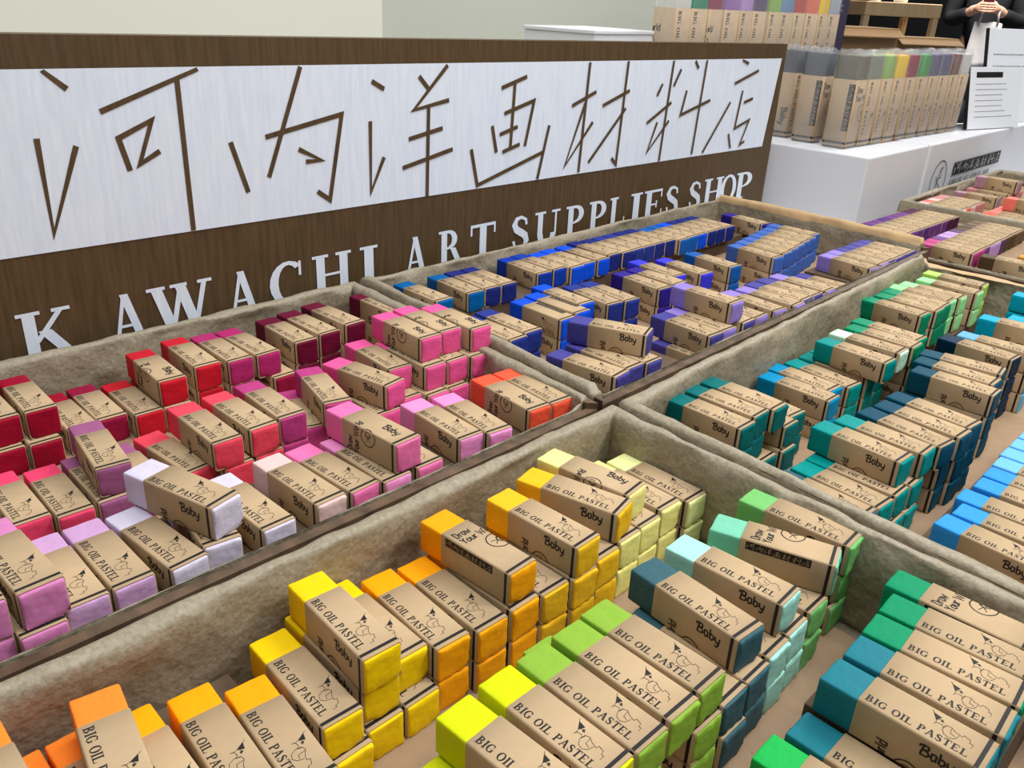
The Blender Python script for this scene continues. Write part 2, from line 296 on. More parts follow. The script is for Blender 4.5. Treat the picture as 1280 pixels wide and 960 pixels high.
def wrapper_mesh(roll, dx=0.0):
    V = []; F = []; M = []; r = .055; hy = .492; h = PH; x0 = CAPL-PL/2+dx; x1 = PL-.065-PL/2+dx*.4
    prof = []
    for cy, cz, a0 in ((hy-r, r, -90), (hy-r, h-r, 0), (-hy+r, h-r, 90), (-hy+r, r, 180)):
        for k in range(4):
            a = math.radians(a0+30*k); prof.append((cy+r*math.cos(a), cz+r*math.sin(a)))
    n = len(prof)
    def ring(x, sc=1.0):
        b = len(V)
        for y, z in prof: V.append(Vector((x, y*sc, h/2+(z-h/2)*sc))*S)
        return b
    R = [ring(x0, .962), ring(x0), ring((x0+x1)/2), ring(x1), ring(x1, .94), ring(x1-.05, .93)]
    for a, b in zip(R, R[1:]):
        for k in range(n): F.append([a+k, a+(k+1) % n, b+(k+1) % n, b+k][::-1]); M.append(0)
    e = .004
    for poly, mi in PRINT:
        for sh in (-4, 0, 4):
            for f in range(-2, 2):
                t0 = roll+f
                q = clip([(x, t+sh) for x, t in poly], t0+.03, t0+.97)
                if not q: continue
                b = len(V); lift = e*(1.0 if mi else 1.6)+len(F)*.00001
                for x, t in q:
                    X = min(x, PL-.12)-PL/2+dx; k = t-t0
                    if f == -1: p = (X, -.5+(1-k), h+lift)          # top: t falls from the near edge to the far edge
                    elif f == 0: p = (X, -hy-lift, h*(1-k))
                    elif f == -2: p = (X, hy+lift, h*k)
                    else: p = (X, -.5+k, -lift*.2)
                    if f == -1: p = (p[0], max(-.47, min(.47, p[1])), p[2])
                    V.append(Vector(p)*S)
                if f == 1: del V[b:]; continue
                F.append(list(range(b, b+len(q)))); M.append(mi)
    me = mesh('wrapper', V, F, [KRAFT, INK], M)
    sm = [len(R) and i < (len(R)-1)*n for i in range(len(F))]; me.polygons.foreach_set('use_smooth', sm)
    return me
STICKS = [stick_mesh(k) for k in range(6)]
WRAPS = {'A': [wrapper_mesh(0.0), wrapper_mesh(.03, .03), wrapper_mesh(-.03, -.02)], 'S': [wrapper_mesh(1.0)], 'D': [wrapper_mesh(.88)],
         'B': [wrapper_mesh(2.0)], 'K': [wrapper_mesh(3.0)]}
def make_pastel(name, si, wm, c):
    t = bpy.data.objects.new(name, None); COL.objects.link(t); t.empty_display_size = .01
    s = obj('stick', STICKS[si], t); s.material_slots[0].link = 'OBJECT'; s.material_slots[0].material = stickmat(c)
    obj('wrapper', wm, t); return t
PROTO = {}
def place_pastel(wv, k, c):
    wm = WRAPS[wv][k % len(WRAPS[wv])]; key = (k % 6, wm.name)
    if key not in PROTO:
        PROTO[key] = make_pastel('oil_pastel', k % 6, wm, c); return PROTO[key]
    src = PROTO[key]; r = src.copy(); COL.objects.link(r)
    for ch in list(src.children):
        d = ch.copy(); COL.objects.link(d); d.parent = r
        if ch.name.startswith('stick'): d.material_slots[0].link = 'OBJECT'; d.material_slots[0].material = stickmat(c)
    return r
NAMES = {'palelemon': 'pale lemon', 'palelime': 'pale lime', 'leaf': 'leaf green', 'palemint': 'pale mint', 'fern': 'fern green', 'seafoam': 'seafoam green', 'emerald': 'emerald green', 'lagoon': 'lagoon blue', 'green': 'bright green', 'darkred': 'dark red', 'lilacwhite': 'lilac white', 'rose': 'rose red', 'coral': 'coral red', 'hotpink': 'hot pink', 'cerulean': 'cerulean blue', 'brightblue': 'bright blue', 'cobalt': 'cobalt blue', 'lightviolet': 'light violet', 'ultramarine': 'ultramarine blue', 'electric': 'electric blue', 'steelblue': 'steel blue', 'deepteal': 'deep teal', 'azure': 'azure blue', 'mintwhite': 'mint white', 'jade': 'jade green', 'palegreen': 'pale green', 'limegreen': 'lime green', 'prussian': 'prussian blue', 'darknavy': 'dark navy', 'skyblue': 'dusty blue', 'sky': 'sky blue', 'lightsky': 'light blue', 'violetplum': 'plum violet', 'dustypink': 'dusty pink', 'dustymauve': 'dusty mauve', 'orchid': 'orchid pink', 'petrol': 'petrol blue', 'lime': 'yellow lime'}
TRAYN = {1: 'red and pink tray', 2: 'blue and violet tray', 3: 'yellow and green tray', 4: 'teal and azure tray', 5: 'purple and brown tray', 6: 'pale pink tray'}
ZF = {1: -3.92, 2: -3.92, 3: -3.92, 4: -4.52, 5: -3.92, 6: -3.92}
LAYER = {1: {2: 'lower layer', 3: 'main layer', 4: 'stacked on top'}, 2: {2: 'lower layer', 3: 'main layer', 4: 'lying on top'},
         3: {1: 'bottom layer', 2: 'second layer', 3: 'top layer'}, 4: {1: 'bottom layer', 2: 'second layer', 3: 'top layer'}, 5: {3: 'top layer'}, 6: {3: 'main layer', 4: 'stacked on top'}}
ROWS = {1: (-27.6, -22.4), 2: (-28.9, -23.3), 3: (-12.2, -7), 4: (-13.4, -8), 5: (-20, -15), 6: (-20, -10)}
ORD = ['leftmost', 'second', 'third', 'fourth', 'fifth', 'sixth', 'seventh', 'eighth', 'ninth', 'tenth', 'eleventh', 'twelfth', 'thirteenth', 'fourteenth', 'fifteenth', 'sixteenth', 'seventeenth', 'eighteenth', 'nineteenth', 'twentieth']
# tray, layer, u, v, yaw in degrees, colour, which side of the wrapper is up
PASTELS = [
(3, 3, -15.13, 1.03, -0.7, 'orange', 'A'),
(3, 2, -14.88, 1.5, -0.1, 'orange', 'A'),
(3, 2, -14.86, 2.52, 0.0, 'orange', 'A'),
(3, 3, -14.65, 3.07, -9.6, 'orange', 'A'),
(3, 2, -14.61, 3.6, -1.2, 'amber', 'A'),
(3, 2, -14.39, 4.8, -4.3, 'amber', 'A'),
(3, 2, -13.8, 5.82, -5.2, 'amber', 'A'),
(3, 2, -14.77, 6.95, -2.6, 'yellow', 'A'),
(3, 1, -14.58, 6.93, 0.0, 'yellow', 'A'),
(3, 3, -14.94, 8.16, -3.3, 'yellow', 'A'),
(3, 2, -15.02, 8.05, -1.0, 'yellow', 'A'),
(3, 2, -15.29, 9.14, -1.5, 'yellow', 'A'),
(3, 1, -14.83, 7.99, -0.5, 'yellow', 'A'),
(3, 1, -14.81, 9.01, 0.3, 'yellow', 'A'),
(3, 2, -14.94, 10.25, -3.4, 'amber', 'A'),
(3, 2, -14.74, 11.28, -1.9, 'amber', 'A'),
(3, 3, -14.91, 12.23, 2.5, 'amber', 'B'),
(3, 2, -14.72, 12.3, 0.4, 'amber', 'A'),
(3, 2, -14.62, 13.39, -0.8, 'gold', 'A'),
(3, 3, -14.54, 14.34, 2.2, 'gold', 'A'),
(3, 2, -14.51, 14.41, -0.1, 'gold', 'A'),
(3, 3, -14.73, 15.76, 12.9, 'gold', 'A'),
(3, 3, -15.19, 17.13, 7.0, 'palelemon', 'S'),
(3, 2, -14.63, 15.51, 0.3, 'gold', 'A'),
(3, 2, -14.75, 16.66, 0.3, 'palelemon', 'A'),
(3, 2, -14.82, 17.73, 0.1, 'palelemon', 'A'),
(3, 2, -14.94, 19.0, -0.9, 'palelemon', 'A'),
(3, 2, -14.67, 20.05, -1.3, 'palelime', 'A'),
(3, 3, -9.43, 8.1, 2.0, 'lime', 'A'),
(3, 2, -9.37, 7.62, 0.0, 'lime', 'A'),
(3, 3, -9.5, 9.31, -0.3, 'lime', 'A'),
(3, 3, -9.46, 10.39, -1.0, 'leaf', 'A'),
(3, 3, -9.47, 11.53, -1.3, 'leaf', 'A'),
(3, 3, -9.5, 12.57, -0.4, 'leaf', 'A'),
(3, 2, -9.39, 12.51, -1.3, 'leaf', 'A'),
(3, 3, -9.78, 14.85, -5.2, 'petrol', 'A'),
(3, 2, -9.39, 13.55, -0.2, 'petrol', 'A'),
(3, 2, -9.4, 14.57, -0.0, 'petrol', 'A'),
(3, 2, -9.46, 15.65, 0.3, 'palemint', 'A'),
(3, 2, -9.53, 16.71, 0.6, 'palemint', 'A'),
(3, 2, -9.59, 17.94, -0.1, 'fern', 'A'),
(3, 1, -9.29, 13.65, -0.2, 'petrol', 'A'),
(3, 2, -9.78, 20.06, -1.3, 'fern', 'A'),
(3, 1, -9.76, 19.85, -1.1, 'fern', 'A'),
(3, 3, -9.69, 19.86, 2.5, 'fern', 'A'),
(3, 3, -9.41, 17.91, 17.5, 'seafoam', 'B'),
(3, 3, -9.73, 16.28, 2.4, 'palemint', 'A'),
(3, 3, -5.09, 19.18, 0.9, 'emerald', 'B'),
(3, 3, -4.77, 18.08, 2.2, 'emerald', 'A'),
(3, 3, -4.71, 17.02, 2.7, 'emerald', 'A'),
(3, 3, -4.67, 15.97, 1.6, 'lagoon', 'A'),
(3, 3, -4.69, 14.87, -0.1, 'lagoon', 'A'),
(3, 2, -4.78, 13.91, -0.8, 'lagoon', 'A'),
(3, 2, -4.95, 12.79, 0.9, 'green', 'A'),
(1, 3, -31.35, 6.67, -1.4, 'darkred', 'A'),
(1, 2, -30.95, 6.44, -0.1, 'darkred', 'A'),
(1, 3, -31.43, 5.46, -0.0, 'darkred', 'A'),
(1, 2, -31.09, 5.35, -0.0, 'darkred', 'A'),
(1, 2, -31.22, 7.71, 0.0, 'darkred', 'A'),
(1, 2, -31.31, 8.8, -1.2, 'crimson', 'A'),
(1, 2, -30.87, 9.89, -0.8, 'red', 'A'),
(1, 3, -30.94, 10.98, -2.4, 'red', 'S'),
(1, 3, -31.34, 12.52, -2.4, 'red', 'A'),
(1, 3, -31.04, 13.59, -0.6, 'raspberry', 'A'),
(1, 3, -30.93, 14.6, 1.4, 'raspberry', 'A'),
(1, 2, -30.59, 15.13, 0.8, 'crimson', 'A'),
(1, 3, -31.1, 16.53, -0.7, 'maroon', 'A'),
(1, 3, -31.29, 17.66, 1.4, 'maroon', 'A'),
(1, 3, -31.51, 19.02, 3.0, 'maroon', 'A'),
(1, 3, -31.35, 21.52, 1.9, 'maroon', 'A'),
(1, 3, -25.6, 10.14, -0.7, 'coral', 'A'),
(1, 3, -25.66, 11.37, 0.9, 'coral', 'A'),
(1, 3, -25.79, 12.66, -2.1, 'magenta', 'A'),
(1, 2, -26.25, 14.53, -16.0, 'magenta', 'A'),
(1, 3, -25.69, 15.06, -13.6, 'magenta', 'A'),
(1, 3, -25.51, 16.15, 10.3, 'hotpink', 'A'),
(1, 3, -26.66, 17.97, -4.0, 'hotpink', 'A'),
(1, 4, -26.45, 19.18, -1.8, 'hotpink', 'D'),
(1, 4, -26.51, 20.3, -2.4, 'hotpink', 'S'),
(1, 4, -25.97, 21.35, -1.2, 'hotpink', 'S'),
(1, 3, -25.96, 18.95, -0.6, 'hotpink', 'A'),
(1, 3, -25.86, 19.96, -0.1, 'hotpink', 'A'),
(1, 3, -25.61, 21.03, -1.0, 'hotpink', 'A'),
(1, 2, -25.53, 18.71, 0.3, 'hotpink', 'A'),
(1, 2, -25.51, 19.75, 0.1, 'hotpink', 'A'),
(1, 2, -25.96, 17.69, 0.2, 'hotpink', 'A'),
(1, 3, -20.88, 19.57, -4.7, 'vermilion', 'D'),
(1, 3, -20.75, 20.58, -4.3, 'vermilion', 'A'),
(1, 3, -20.9, 16.25, -2.9, 'orchid', 'A'),
(1, 3, -20.56, 17.41, -5.8, 'orchid', 'A'),
(1, 4, -20.52, 13.02, 3.6, 'pink', 'D'),
(1, 3, -20.41, 13.95, 0.0, 'pink', 'A'),
(1, 3, -20.63, 10.46, 2.0, 'peach', 'A'),
(1, 3, -20.52, 11.48, 3.4, 'pink', 'A'),
(1, 3, -20.38, 12.65, 1.0, 'orchid', 'A'),
(1, 4, -20.8, 6.83, 15.7, 'lilacwhite', 'A'),
(1, 3, -20.53, 8.78, 1.5, 'lilacwhite', 'A'),
(1, 3, -20.51, 6.09, 5.2, 'lilacwhite', 'A'),
(1, 3, -20.84, 7.79, -6.8, 'lilacwhite', 'A'),
(1, 3, -20.68, 5.07, 0.2, 'lavender', 'A'),
(1, 3, -20.72, 4.05, -0.7, 'lavender', 'A'),
(1, 4, -20.54, 3.0, 2.5, 'mauve', 'A'),
(1, 4, -20.63, 1.98, 0.0, 'mauve', 'A'),
(1, 3, -20.39, 2.99, -0.2, 'mauve', 'A'),
(1, 2, -26.13, 5.69, -1.4, 'rose', 'A'),
(1, 2, -26.51, 4.6, -0.6, 'rose', 'A'),
(1, 3, -26.35, 7.27, -6.8, 'plum', 'A'),
(1, 2, -26.16, 6.79, -0.8, 'plum', 'A'),
(1, 2, -26.01, 7.94, -0.4, 'plum', 'A'),
(1, 2, -26.08, 9.06, 5.9, 'coral', 'A'),
(2, 3, -31.49, 24.19, 0.0, 'cerulean', 'A'),
(2, 3, -31.43, 26.28, -3.3, 'cerulean', 'A'),
(2, 3, -31.43, 27.38, -2.8, 'navy', 'A'),
(2, 3, -31.38, 28.4, -1.8, 'navy', 'A'),
(2, 3, -31.52, 31.27, -3.7, 'blue', 'A'),
(2, 3, -31.53, 32.28, -0.1, 'blue', 'A'),
(2, 3, -31.18, 33.3, 0.0, 'brightblue', 'A'),
(2, 3, -31.27, 34.33, 0.0, 'brightblue', 'A'),
(2, 3, -31.26, 35.59, -0.0, 'brightblue', 'A'),
(2, 3, -31.49, 36.88, -0.1, 'navy', 'A'),
(2, 3, -31.31, 41.99, -0.1, 'navy', 'A'),
(2, 3, -30.98, 43.01, -0.0, 'cobalt', 'A'),
(2, 3, -31.02, 48.26, -0.0, 'navy', 'A'),
(2, 3, -26.19, 26.95, -1.3, 'brightblue', 'K'),
(2, 3, -26.37, 28.08, 0.2, 'brightblue', 'K'),
(2, 3, -27.05, 29.29, -1.9, 'brightblue', 'A'),
(2, 3, -26.18, 30.57, -6.4, 'indigo', 'A'),
(2, 3, -26.01, 31.57, -4.8, 'indigo', 'A'),
(2, 3, -26.1, 24.58, -0.9, 'indigo', 'A'),
(2, 3, -25.89, 23.4, 0.2, 'indigo', 'A'),
(2, 4, -20.95, 25.02, 22.0, 'violet', 'A'),
(2, 3, -20.7, 23.5, 6.6, 'violet', 'A'),
(2, 3, -20.92, 24.92, -0.4, 'violet', 'A'),
(2, 3, -20.79, 25.96, -0.3, 'violet', 'A'),
(2, 2, -20.24, 30.15, 0.0, 'violet', 'A'),
(2, 3, -20.8, 30.69, -3.4, 'violet', 'A'),
(2, 3, -20.81, 31.75, -3.3, 'lightviolet', 'A'),
(2, 4, -21.11, 32.52, -1.5, 'lightviolet', 'A'),
(2, 3, -26.05, 34.35, -4.7, 'ultramarine', 'A'),
(2, 3, -26.87, 36.79, -5.0, 'electric', 'A'),
(2, 3, -26.19, 38.36, -6.0, 'electric', 'A'),
(2, 3, -25.92, 40.82, -5.6, 'cobalt', 'A'),
(2, 3, -30.04, 51.38, -5.9, 'ultramarine', 'A'),
(2, 3, -25.37, 44.53, -5.1, 'steelblue', 'A'),
(2, 3, -26.54, 51.2, 0.0, 'steelblue', 'A'),
(2, 3, -20.68, 36.19, -6.4, 'lightviolet', 'A'),
(2, 3, -20.46, 37.36, 0.0, 'lightviolet', 'A'),
(2, 3, -20.52, 40.83, -0.0, 'lightviolet', 'A'),
(2, 3, -20.86, 47.19, -5.5, 'lightviolet', 'A'),
(2, 3, -20.81, 50.24, 0.0, 'violet', 'A'),
(4, 3, -15.84, 24.96, -1.0, 'deepteal', 'A'),
(4, 3, -16.0, 26.14, 0.5, 'deepteal', 'A'),
(4, 3, -15.83, 27.32, -0.9, 'deepteal', 'A'),
(4, 2, -15.96, 29.52, -5.3, 'deepteal', 'A'),
(4, 2, -15.69, 28.22, -0.6, 'deepteal', 'A'),
(4, 1, -15.67, 26.85, -0.6, 'deepteal', 'A'),
(4, 1, -15.55, 28.12, -0.5, 'deepteal', 'A'),
(4, 2, -15.67, 31.81, -1.0, 'azure', 'A'),
(4, 2, -16.09, 32.98, -3.4, 'azure', 'A'),
(4, 2, -15.7, 34.18, -7.1, 'teal', 'A'),
(4, 3, -14.96, 35.38, -3.0, 'teal', 'A'),
(4, 3, -15.04, 36.84, 0.4, 'mintwhite', 'A'),
(4, 3, -14.9, 38.15, -0.6, 'jade', 'A'),
(4, 3, -15.13, 39.32, -3.0, 'jade', 'A'),
(4, 3, -16.36, 43.06, -3.4, 'jade', 'A'),
(4, 3, -16.12, 44.29, -0.5, 'jade', 'A'),
(4, 3, -16.19, 45.35, -0.4, 'jade', 'A'),
(4, 3, -16.29, 46.45, 0.0, 'palegreen', 'A'),
(4, 3, -15.81, 49.22, -0.4, 'palegreen', 'A'),
(4, 3, -16.09, 50.9, 1.2, 'limegreen', 'A'),
(4, 3, -11.0, 27.15, -3.7, 'teal', 'A'),
(4, 3, -10.68, 28.27, -2.1, 'teal', 'A'),
(4, 3, -10.45, 29.63, -8.3, 'prussian', 'A'),
(4, 3, -10.27, 30.7, -4.4, 'prussian', 'A'),
(4, 3, -10.3, 31.93, -6.4, 'prussian', 'A'),
(4, 3, -10.69, 35.33, 0.2, 'prussian', 'A'),
(4, 3, -11.05, 36.57, -0.5, 'prussian', 'A'),
(4, 3, -11.17, 37.63, 6.3, 'prussian', 'A'),
(4, 3, -11.4, 40.44, -4.9, 'darknavy', 'A'),
(4, 3, -10.95, 41.56, 1.3, 'skyblue', 'A'),
(4, 3, -11.12, 45.11, 2.0, 'cyan', 'A'),
(4, 3, -10.13, 46.25, 0.0, 'cyan', 'A'),
(4, 3, -11.23, 50.85, 0.0, 'cyan', 'A'),
(4, 2, -10.77, 25.54, -4.8, 'teal', 'A'),
(4, 2, -10.72, 26.55, -1.4, 'teal', 'A'),
(4, 2, -10.88, 24.42, -3.0, 'petrol', 'A'),
(4, 2, -10.63, 27.57, -0.3, 'teal', 'A'),
(4, 1, -10.6, 26.37, -0.3, 'teal', 'A'),
(4, 1, -10.56, 27.39, -0.3, 'teal', 'A'),
(4, 2, -5.96, 25.85, -4.8, 'sky', 'A'),
(4, 2, -5.77, 26.92, -0.9, 'sky', 'A'),
(4, 2, -6.04, 28.0, 0.1, 'sky', 'A'),
(4, 2, -5.9, 29.3, 0.2, 'sky', 'A'),
(4, 2, -5.94, 30.37, -0.7, 'sky', 'A'),
(4, 2, -5.96, 31.45, -0.2, 'lightsky', 'A'),
(4, 2, -6.02, 32.5, -0.6, 'lightsky', 'A'),
(2, 3, -31.35, 37.9, 0.0, 'navy', 'A'),
(2, 3, -31.35, 38.92, 0.0, 'indigo', 'A'),
(2, 3, -31.35, 39.94, 0.0, 'indigo', 'A'),
(2, 3, -31.35, 40.96, 0.0, 'navy', 'A'),
(2, 3, -31.05, 44.03, 0.0, 'cobalt', 'A'),
(2, 3, -31.05, 45.08, 0.0, 'brightblue', 'A'),
(2, 3, -31.05, 46.15, 0.0, 'navy', 'A'),
(2, 3, -31.05, 47.2, 0.0, 'navy', 'A'),
(2, 3, -25.5, 45.6, 0.0, 'steelblue', 'A'),
(2, 3, -25.68, 46.7, 0.0, 'steelblue', 'A'),
(2, 3, -25.86, 47.8, 0.0, 'steelblue', 'A'),
(2, 3, -26.04, 48.9, 0.0, 'steelblue', 'A'),
(2, 3, -26.22, 50.0, 0.0, 'steelblue', 'A'),
(2, 3, -26.0, 35.45, 0.0, 'ultramarine', 'A'),
(2, 3, -20.6, 38.45, 0.0, 'violet', 'A'),
(2, 3, -20.6, 39.55, 0.0, 'violet', 'A'),
(2, 3, -20.85, 48.21, 0.0, 'lightviolet', 'A'),
(2, 3, -20.85, 49.23, 0.0, 'violet', 'A'),
(2, 3, -20.85, 51.26, 0.0, 'violet', 'A'),
(2, 3, -20.85, 52.28, 0.0, 'violet', 'A'),
(2, 2, -21.2, 43.2, 0.0, 'violet', 'A'),
(2, 2, -21.2, 44.25, 0.0, 'lightviolet', 'A'),
(2, 2, -21.2, 45.3, 0.0, 'violet', 'A'),
(2, 3, -20.75, 33.2, 0.0, 'violet', 'A'),
(2, 3, -20.75, 34.3, 0.0, 'lightviolet', 'A'),
(4, 2, -15.6, 35.35, 0.0, 'teal', 'A'),
(4, 2, -15.6, 36.4, 0.0, 'teal', 'A'),
(4, 2, -14.9, 38.2, 0.0, 'jade', 'A'),
(4, 2, -14.9, 39.25, 0.0, 'jade', 'A'),
(4, 3, -16.1, 47.5, 0.0, 'palegreen', 'A'),
(4, 2, -11.2, 43.0, 0.0, 'prussian', 'A'),
(4, 2, -11.2, 44.1, 0.0, 'prussian', 'A'),
(4, 2, -6.0, 33.55, 0.0, 'lightsky', 'A'),
(4, 2, -6.0, 34.6, 0.0, 'lightsky', 'A'),
(4, 2, -6.0, 35.7, 0.0, 'lightsky', 'A'),
(5, 3, -22.84, 55.41, 0.0, 'purple', 'A'),
(5, 3, -22.81, 56.44, 0.0, 'purple', 'A'),
(5, 3, -22.78, 57.47, 0.0, 'violetplum', 'A'),
(5, 3, -22.75, 58.5, 0.0, 'violetplum', 'A'),
(5, 3, -22.72, 59.53, 0.0, 'purple', 'A'),
(5, 3, -22.69, 60.56, 0.0, 'violetplum', 'A'),
(5, 3, -22.66, 61.59, 0.0, 'violetplum', 'A'),
(5, 3, -22.63, 62.62, 0.0, 'violetplum', 'A'),
(5, 3, -22.6, 63.65, 0.0, 'aubergine', 'A'),
(5, 3, -22.57, 64.68, 0.0, 'aubergine', 'A'),
(5, 3, -18.2, 55.32, 0.0, 'magenta', 'A'),
(5, 3, -18.2, 56.36, 0.0, 'magenta', 'A'),
(5, 3, -18.2, 57.4, 0.0, 'violetplum', 'A'),
(5, 3, -18.2, 58.44, 0.0, 'lilac', 'A'),
(5, 3, -18.2, 59.48, 0.0, 'lilac', 'A'),
(5, 3, -18.2, 60.52, 0.0, 'grape', 'A'),
(5, 3, -18.2, 61.56, 0.0, 'umber', 'A'),
(5, 3, -18.2, 62.6, 0.0, 'umber', 'A'),
(5, 3, -18.2, 63.64, 0.0, 'brown', 'A'),
(5, 3, -18.2, 64.68, 0.0, 'brown', 'A'),
(5, 3, -14.5, 55.35, 6.0, 'umber', 'A'),
(5, 3, -13.0, 57.4, -2.0, 'ochre', 'A'),
(5, 3, -13.1, 59.0, 0.0, 'slate', 'A'),
(5, 3, -13.1, 60.1, 1.0, 'slate', 'A'),
(5, 3, -13.0, 61.2, 0.0, 'bronze', 'A'),
(5, 3, -13.0, 62.3, 0.0, 'bronze', 'A'),
(6, 3, -23.2, 68.0, 0.0, 'peach', 'A'),
(6, 3, -23.2, 69.04, 0.0, 'salmon', 'A'),
(6, 3, -23.2, 70.08, 0.0, 'peach', 'A'),
(6, 3, -23.2, 71.12, 0.0, 'dustypink', 'A'),
(6, 3, -23.2, 72.16, 0.0, 'dustypink', 'A'),
(6, 3, -23.0, 75.4, 2.0, 'dustymauve', 'A'),
(6, 4, -22.6, 78.6, 0.0, 'dustymauve', 'A'),
(6, 3, -22.9, 78.0, 0.0, 'dustypink', 'A'),
(6, 3, -22.8, 79.2, 0.0, 'dustypink', 'A'),
(6, 3, -22.8, 80.3, 0.0, 'dustypink', 'A'),
(6, 3, -18.6, 67.6, 0.0, 'vermilion', 'A'),
(6, 3, -18.6, 68.64, 0.0, 'vermilion', 'A'),
(6, 3, -18.6, 69.68, 0.0, 'salmon', 'A'),
(6, 3, -18.6, 70.72, 0.0, 'salmon', 'A'),
(6, 3, -18.6, 71.76, 0.0, 'salmon', 'A'),
(6, 4, -18.0, 70.8, -3.0, 'salmon', 'K'),
(6, 3, -18.5, 73.2, 0.0, 'dustypink', 'A'),
(6, 3, -18.5, 74.25, 0.0, 'dustypink', 'A'),
(6, 3, -18.5, 75.3, 0.0, 'dustypink', 'A'),
(6, 3, -18.5, 76.35, 0.0, 'dustypink', 'A'),
(1, 3, -20.63, 1.96, 0.0, 'mauve', 'A'),
(3, 2, -9.5, 9.31, -0.3, 'lime', 'A'),
(3, 2, -9.46, 10.39, -1.0, 'leaf', 'A'),
(3, 2, -10.27, 11.51, -1.3, 'leaf', 'A'),
(1, 2, -30.79, 11.0, -2.4, 'red', 'A'),
(1, 2, -31.34, 12.52, -2.4, 'red', 'A'),
(1, 2, -31.04, 13.59, -0.6, 'raspberry', 'A'),
(1, 2, -31.1, 16.53, -0.7, 'maroon', 'A'),
(1, 2, -31.29, 17.66, 1.4, 'maroon', 'A'),
(1, 2, -31.51, 19.02, 3.0, 'maroon', 'A'),
(1, 2, -31.35, 21.52, 1.9, 'maroon', 'A'),
(1, 2, -25.6, 10.46, -0.7, 'coral', 'A'),
(1, 2, -25.66, 11.48, 0.9, 'coral', 'A'),
(1, 2, -25.79, 12.67, -2.1, 'magenta', 'A'),
(1, 2, -24.89, 15.26, 0.0, 'magenta', 'A'),
(1, 2, -25.51, 16.35, 0.0, 'hotpink', 'A'),
(1, 2, -25.61, 21.03, -1.0, 'hotpink', 'A'),
(2, 2, -26.19, 26.95, -1.3, 'brightblue', 'A'),
(2, 2, -26.37, 28.08, 0.2, 'brightblue', 'A'),
(2, 2, -27.05, 29.29, -1.9, 'brightblue', 'A'),
(2, 2, -26.18, 30.57, -6.4, 'indigo', 'A'),
(2, 2, -26.01, 31.57, -4.8, 'indigo', 'A'),
(2, 2, -26.1, 24.58, -0.9, 'indigo', 'A'),
(2, 2, -25.89, 23.4, 0.2, 'indigo', 'A'),
(2, 2, -20.81, 31.75, -3.3, 'lightviolet', 'A'),
(2, 2, -26.05, 34.35, -4.7, 'ultramarine', 'A'),
(2, 2, -26.87, 36.79, -5.0, 'electric', 'A'),
(2, 2, -26.19, 38.36, -6.0, 'electric', 'A'),
(2, 2, -25.92, 40.82, -5.6, 'cobalt', 'A'),
(2, 2, -25.37, 44.53, -5.1, 'steelblue', 'A'),
(2, 2, -26.54, 51.2, 0.0, 'steelblue', 'A'),
(4, 2, -15.84, 24.96, -1.0, 'deepteal', 'A'),
(4, 2, -16.0, 26.12, 0.5, 'deepteal', 'A'),
(4, 2, -16.63, 27.22, -0.9, 'deepteal', 'A'),
(4, 2, -16.36, 43.06, -3.4, 'jade', 'A'),
(4, 2, -16.12, 44.29, -0.5, 'jade', 'A'),
(4, 2, -16.19, 45.35, -0.4, 'jade', 'A'),
(4, 2, -16.29, 46.45, 0.0, 'palegreen', 'A'),
(4, 2, -15.81, 49.22, -0.4, 'palegreen', 'A'),
(4, 2, -16.09, 50.9, 1.2, 'limegreen', 'A'),
(4, 2, -10.45, 29.63, 0.0, 'prussian', 'A'),
(4, 2, -10.27, 30.9, -4.4, 'prussian', 'A'),
(4, 2, -10.3, 32.04, -6.4, 'prussian', 'A'),
(4, 2, -10.69, 35.33, 0.2, 'prussian', 'A'),
(4, 2, -11.05, 36.57, -0.5, 'prussian', 'A'),
(4, 2, -11.17, 37.63, 6.3, 'prussian', 'A'),
(4, 2, -11.4, 40.44, -4.9, 'darknavy', 'A'),
(4, 2, -10.95, 41.56, 1.3, 'skyblue', 'A'),
(4, 2, -11.12, 45.12, 2.0, 'cyan', 'A'),
(4, 2, -10.13, 46.26, 0.0, 'cyan', 'A'),
(4, 2, -11.23, 50.85, 0.0, 'cyan', 'A'),
(2, 2, -25.5, 45.6, 0.0, 'steelblue', 'A'),
(2, 2, -25.68, 46.7, 0.0, 'steelblue', 'A'),
(2, 2, -25.86, 47.8, 0.0, 'steelblue', 'A'),
(2, 2, -26.04, 48.9, 0.0, 'steelblue', 'A'),
(2, 2, -26.22, 50.0, 0.0, 'steelblue', 'A'),
(2, 2, -26.0, 35.45, 0.0, 'ultramarine', 'A'),
(4, 2, -16.1, 47.5, 0.0, 'palegreen', 'A'),
(3, 1, -14.94, 10.25, -3.4, 'amber', 'A'),
(3, 1, -14.74, 11.28, -1.9, 'amber', 'A'),
(3, 1, -14.72, 12.3, 0.4, 'amber', 'A'),
(3, 1, -14.62, 13.39, -0.8, 'gold', 'A'),
(3, 1, -14.51, 14.41, -0.1, 'gold', 'A'),
(3, 1, -14.63, 15.51, 0.3, 'gold', 'A'),
(3, 1, -14.75, 16.66, 0.3, 'palelemon', 'A'),
(3, 1, -14.82, 17.73, 0.1, 'palelemon', 'A'),
(3, 1, -14.94, 19.0, -0.9, 'palelemon', 'A'),
(3, 1, -14.67, 20.05, -1.3, 'palelime', 'A'),
(3, 1, -9.37, 7.62, 0.0, 'lime', 'A'),
(3, 1, -9.39, 12.52, -1.3, 'leaf', 'A'),
(3, 1, -9.4, 14.67, -0.0, 'petrol', 'A'),
(3, 1, -9.46, 15.75, 0.3, 'palemint', 'A'),
(3, 1, -9.53, 16.81, 0.6, 'palemint', 'A'),
(3, 1, -9.59, 17.94, -0.1, 'fern', 'A'),
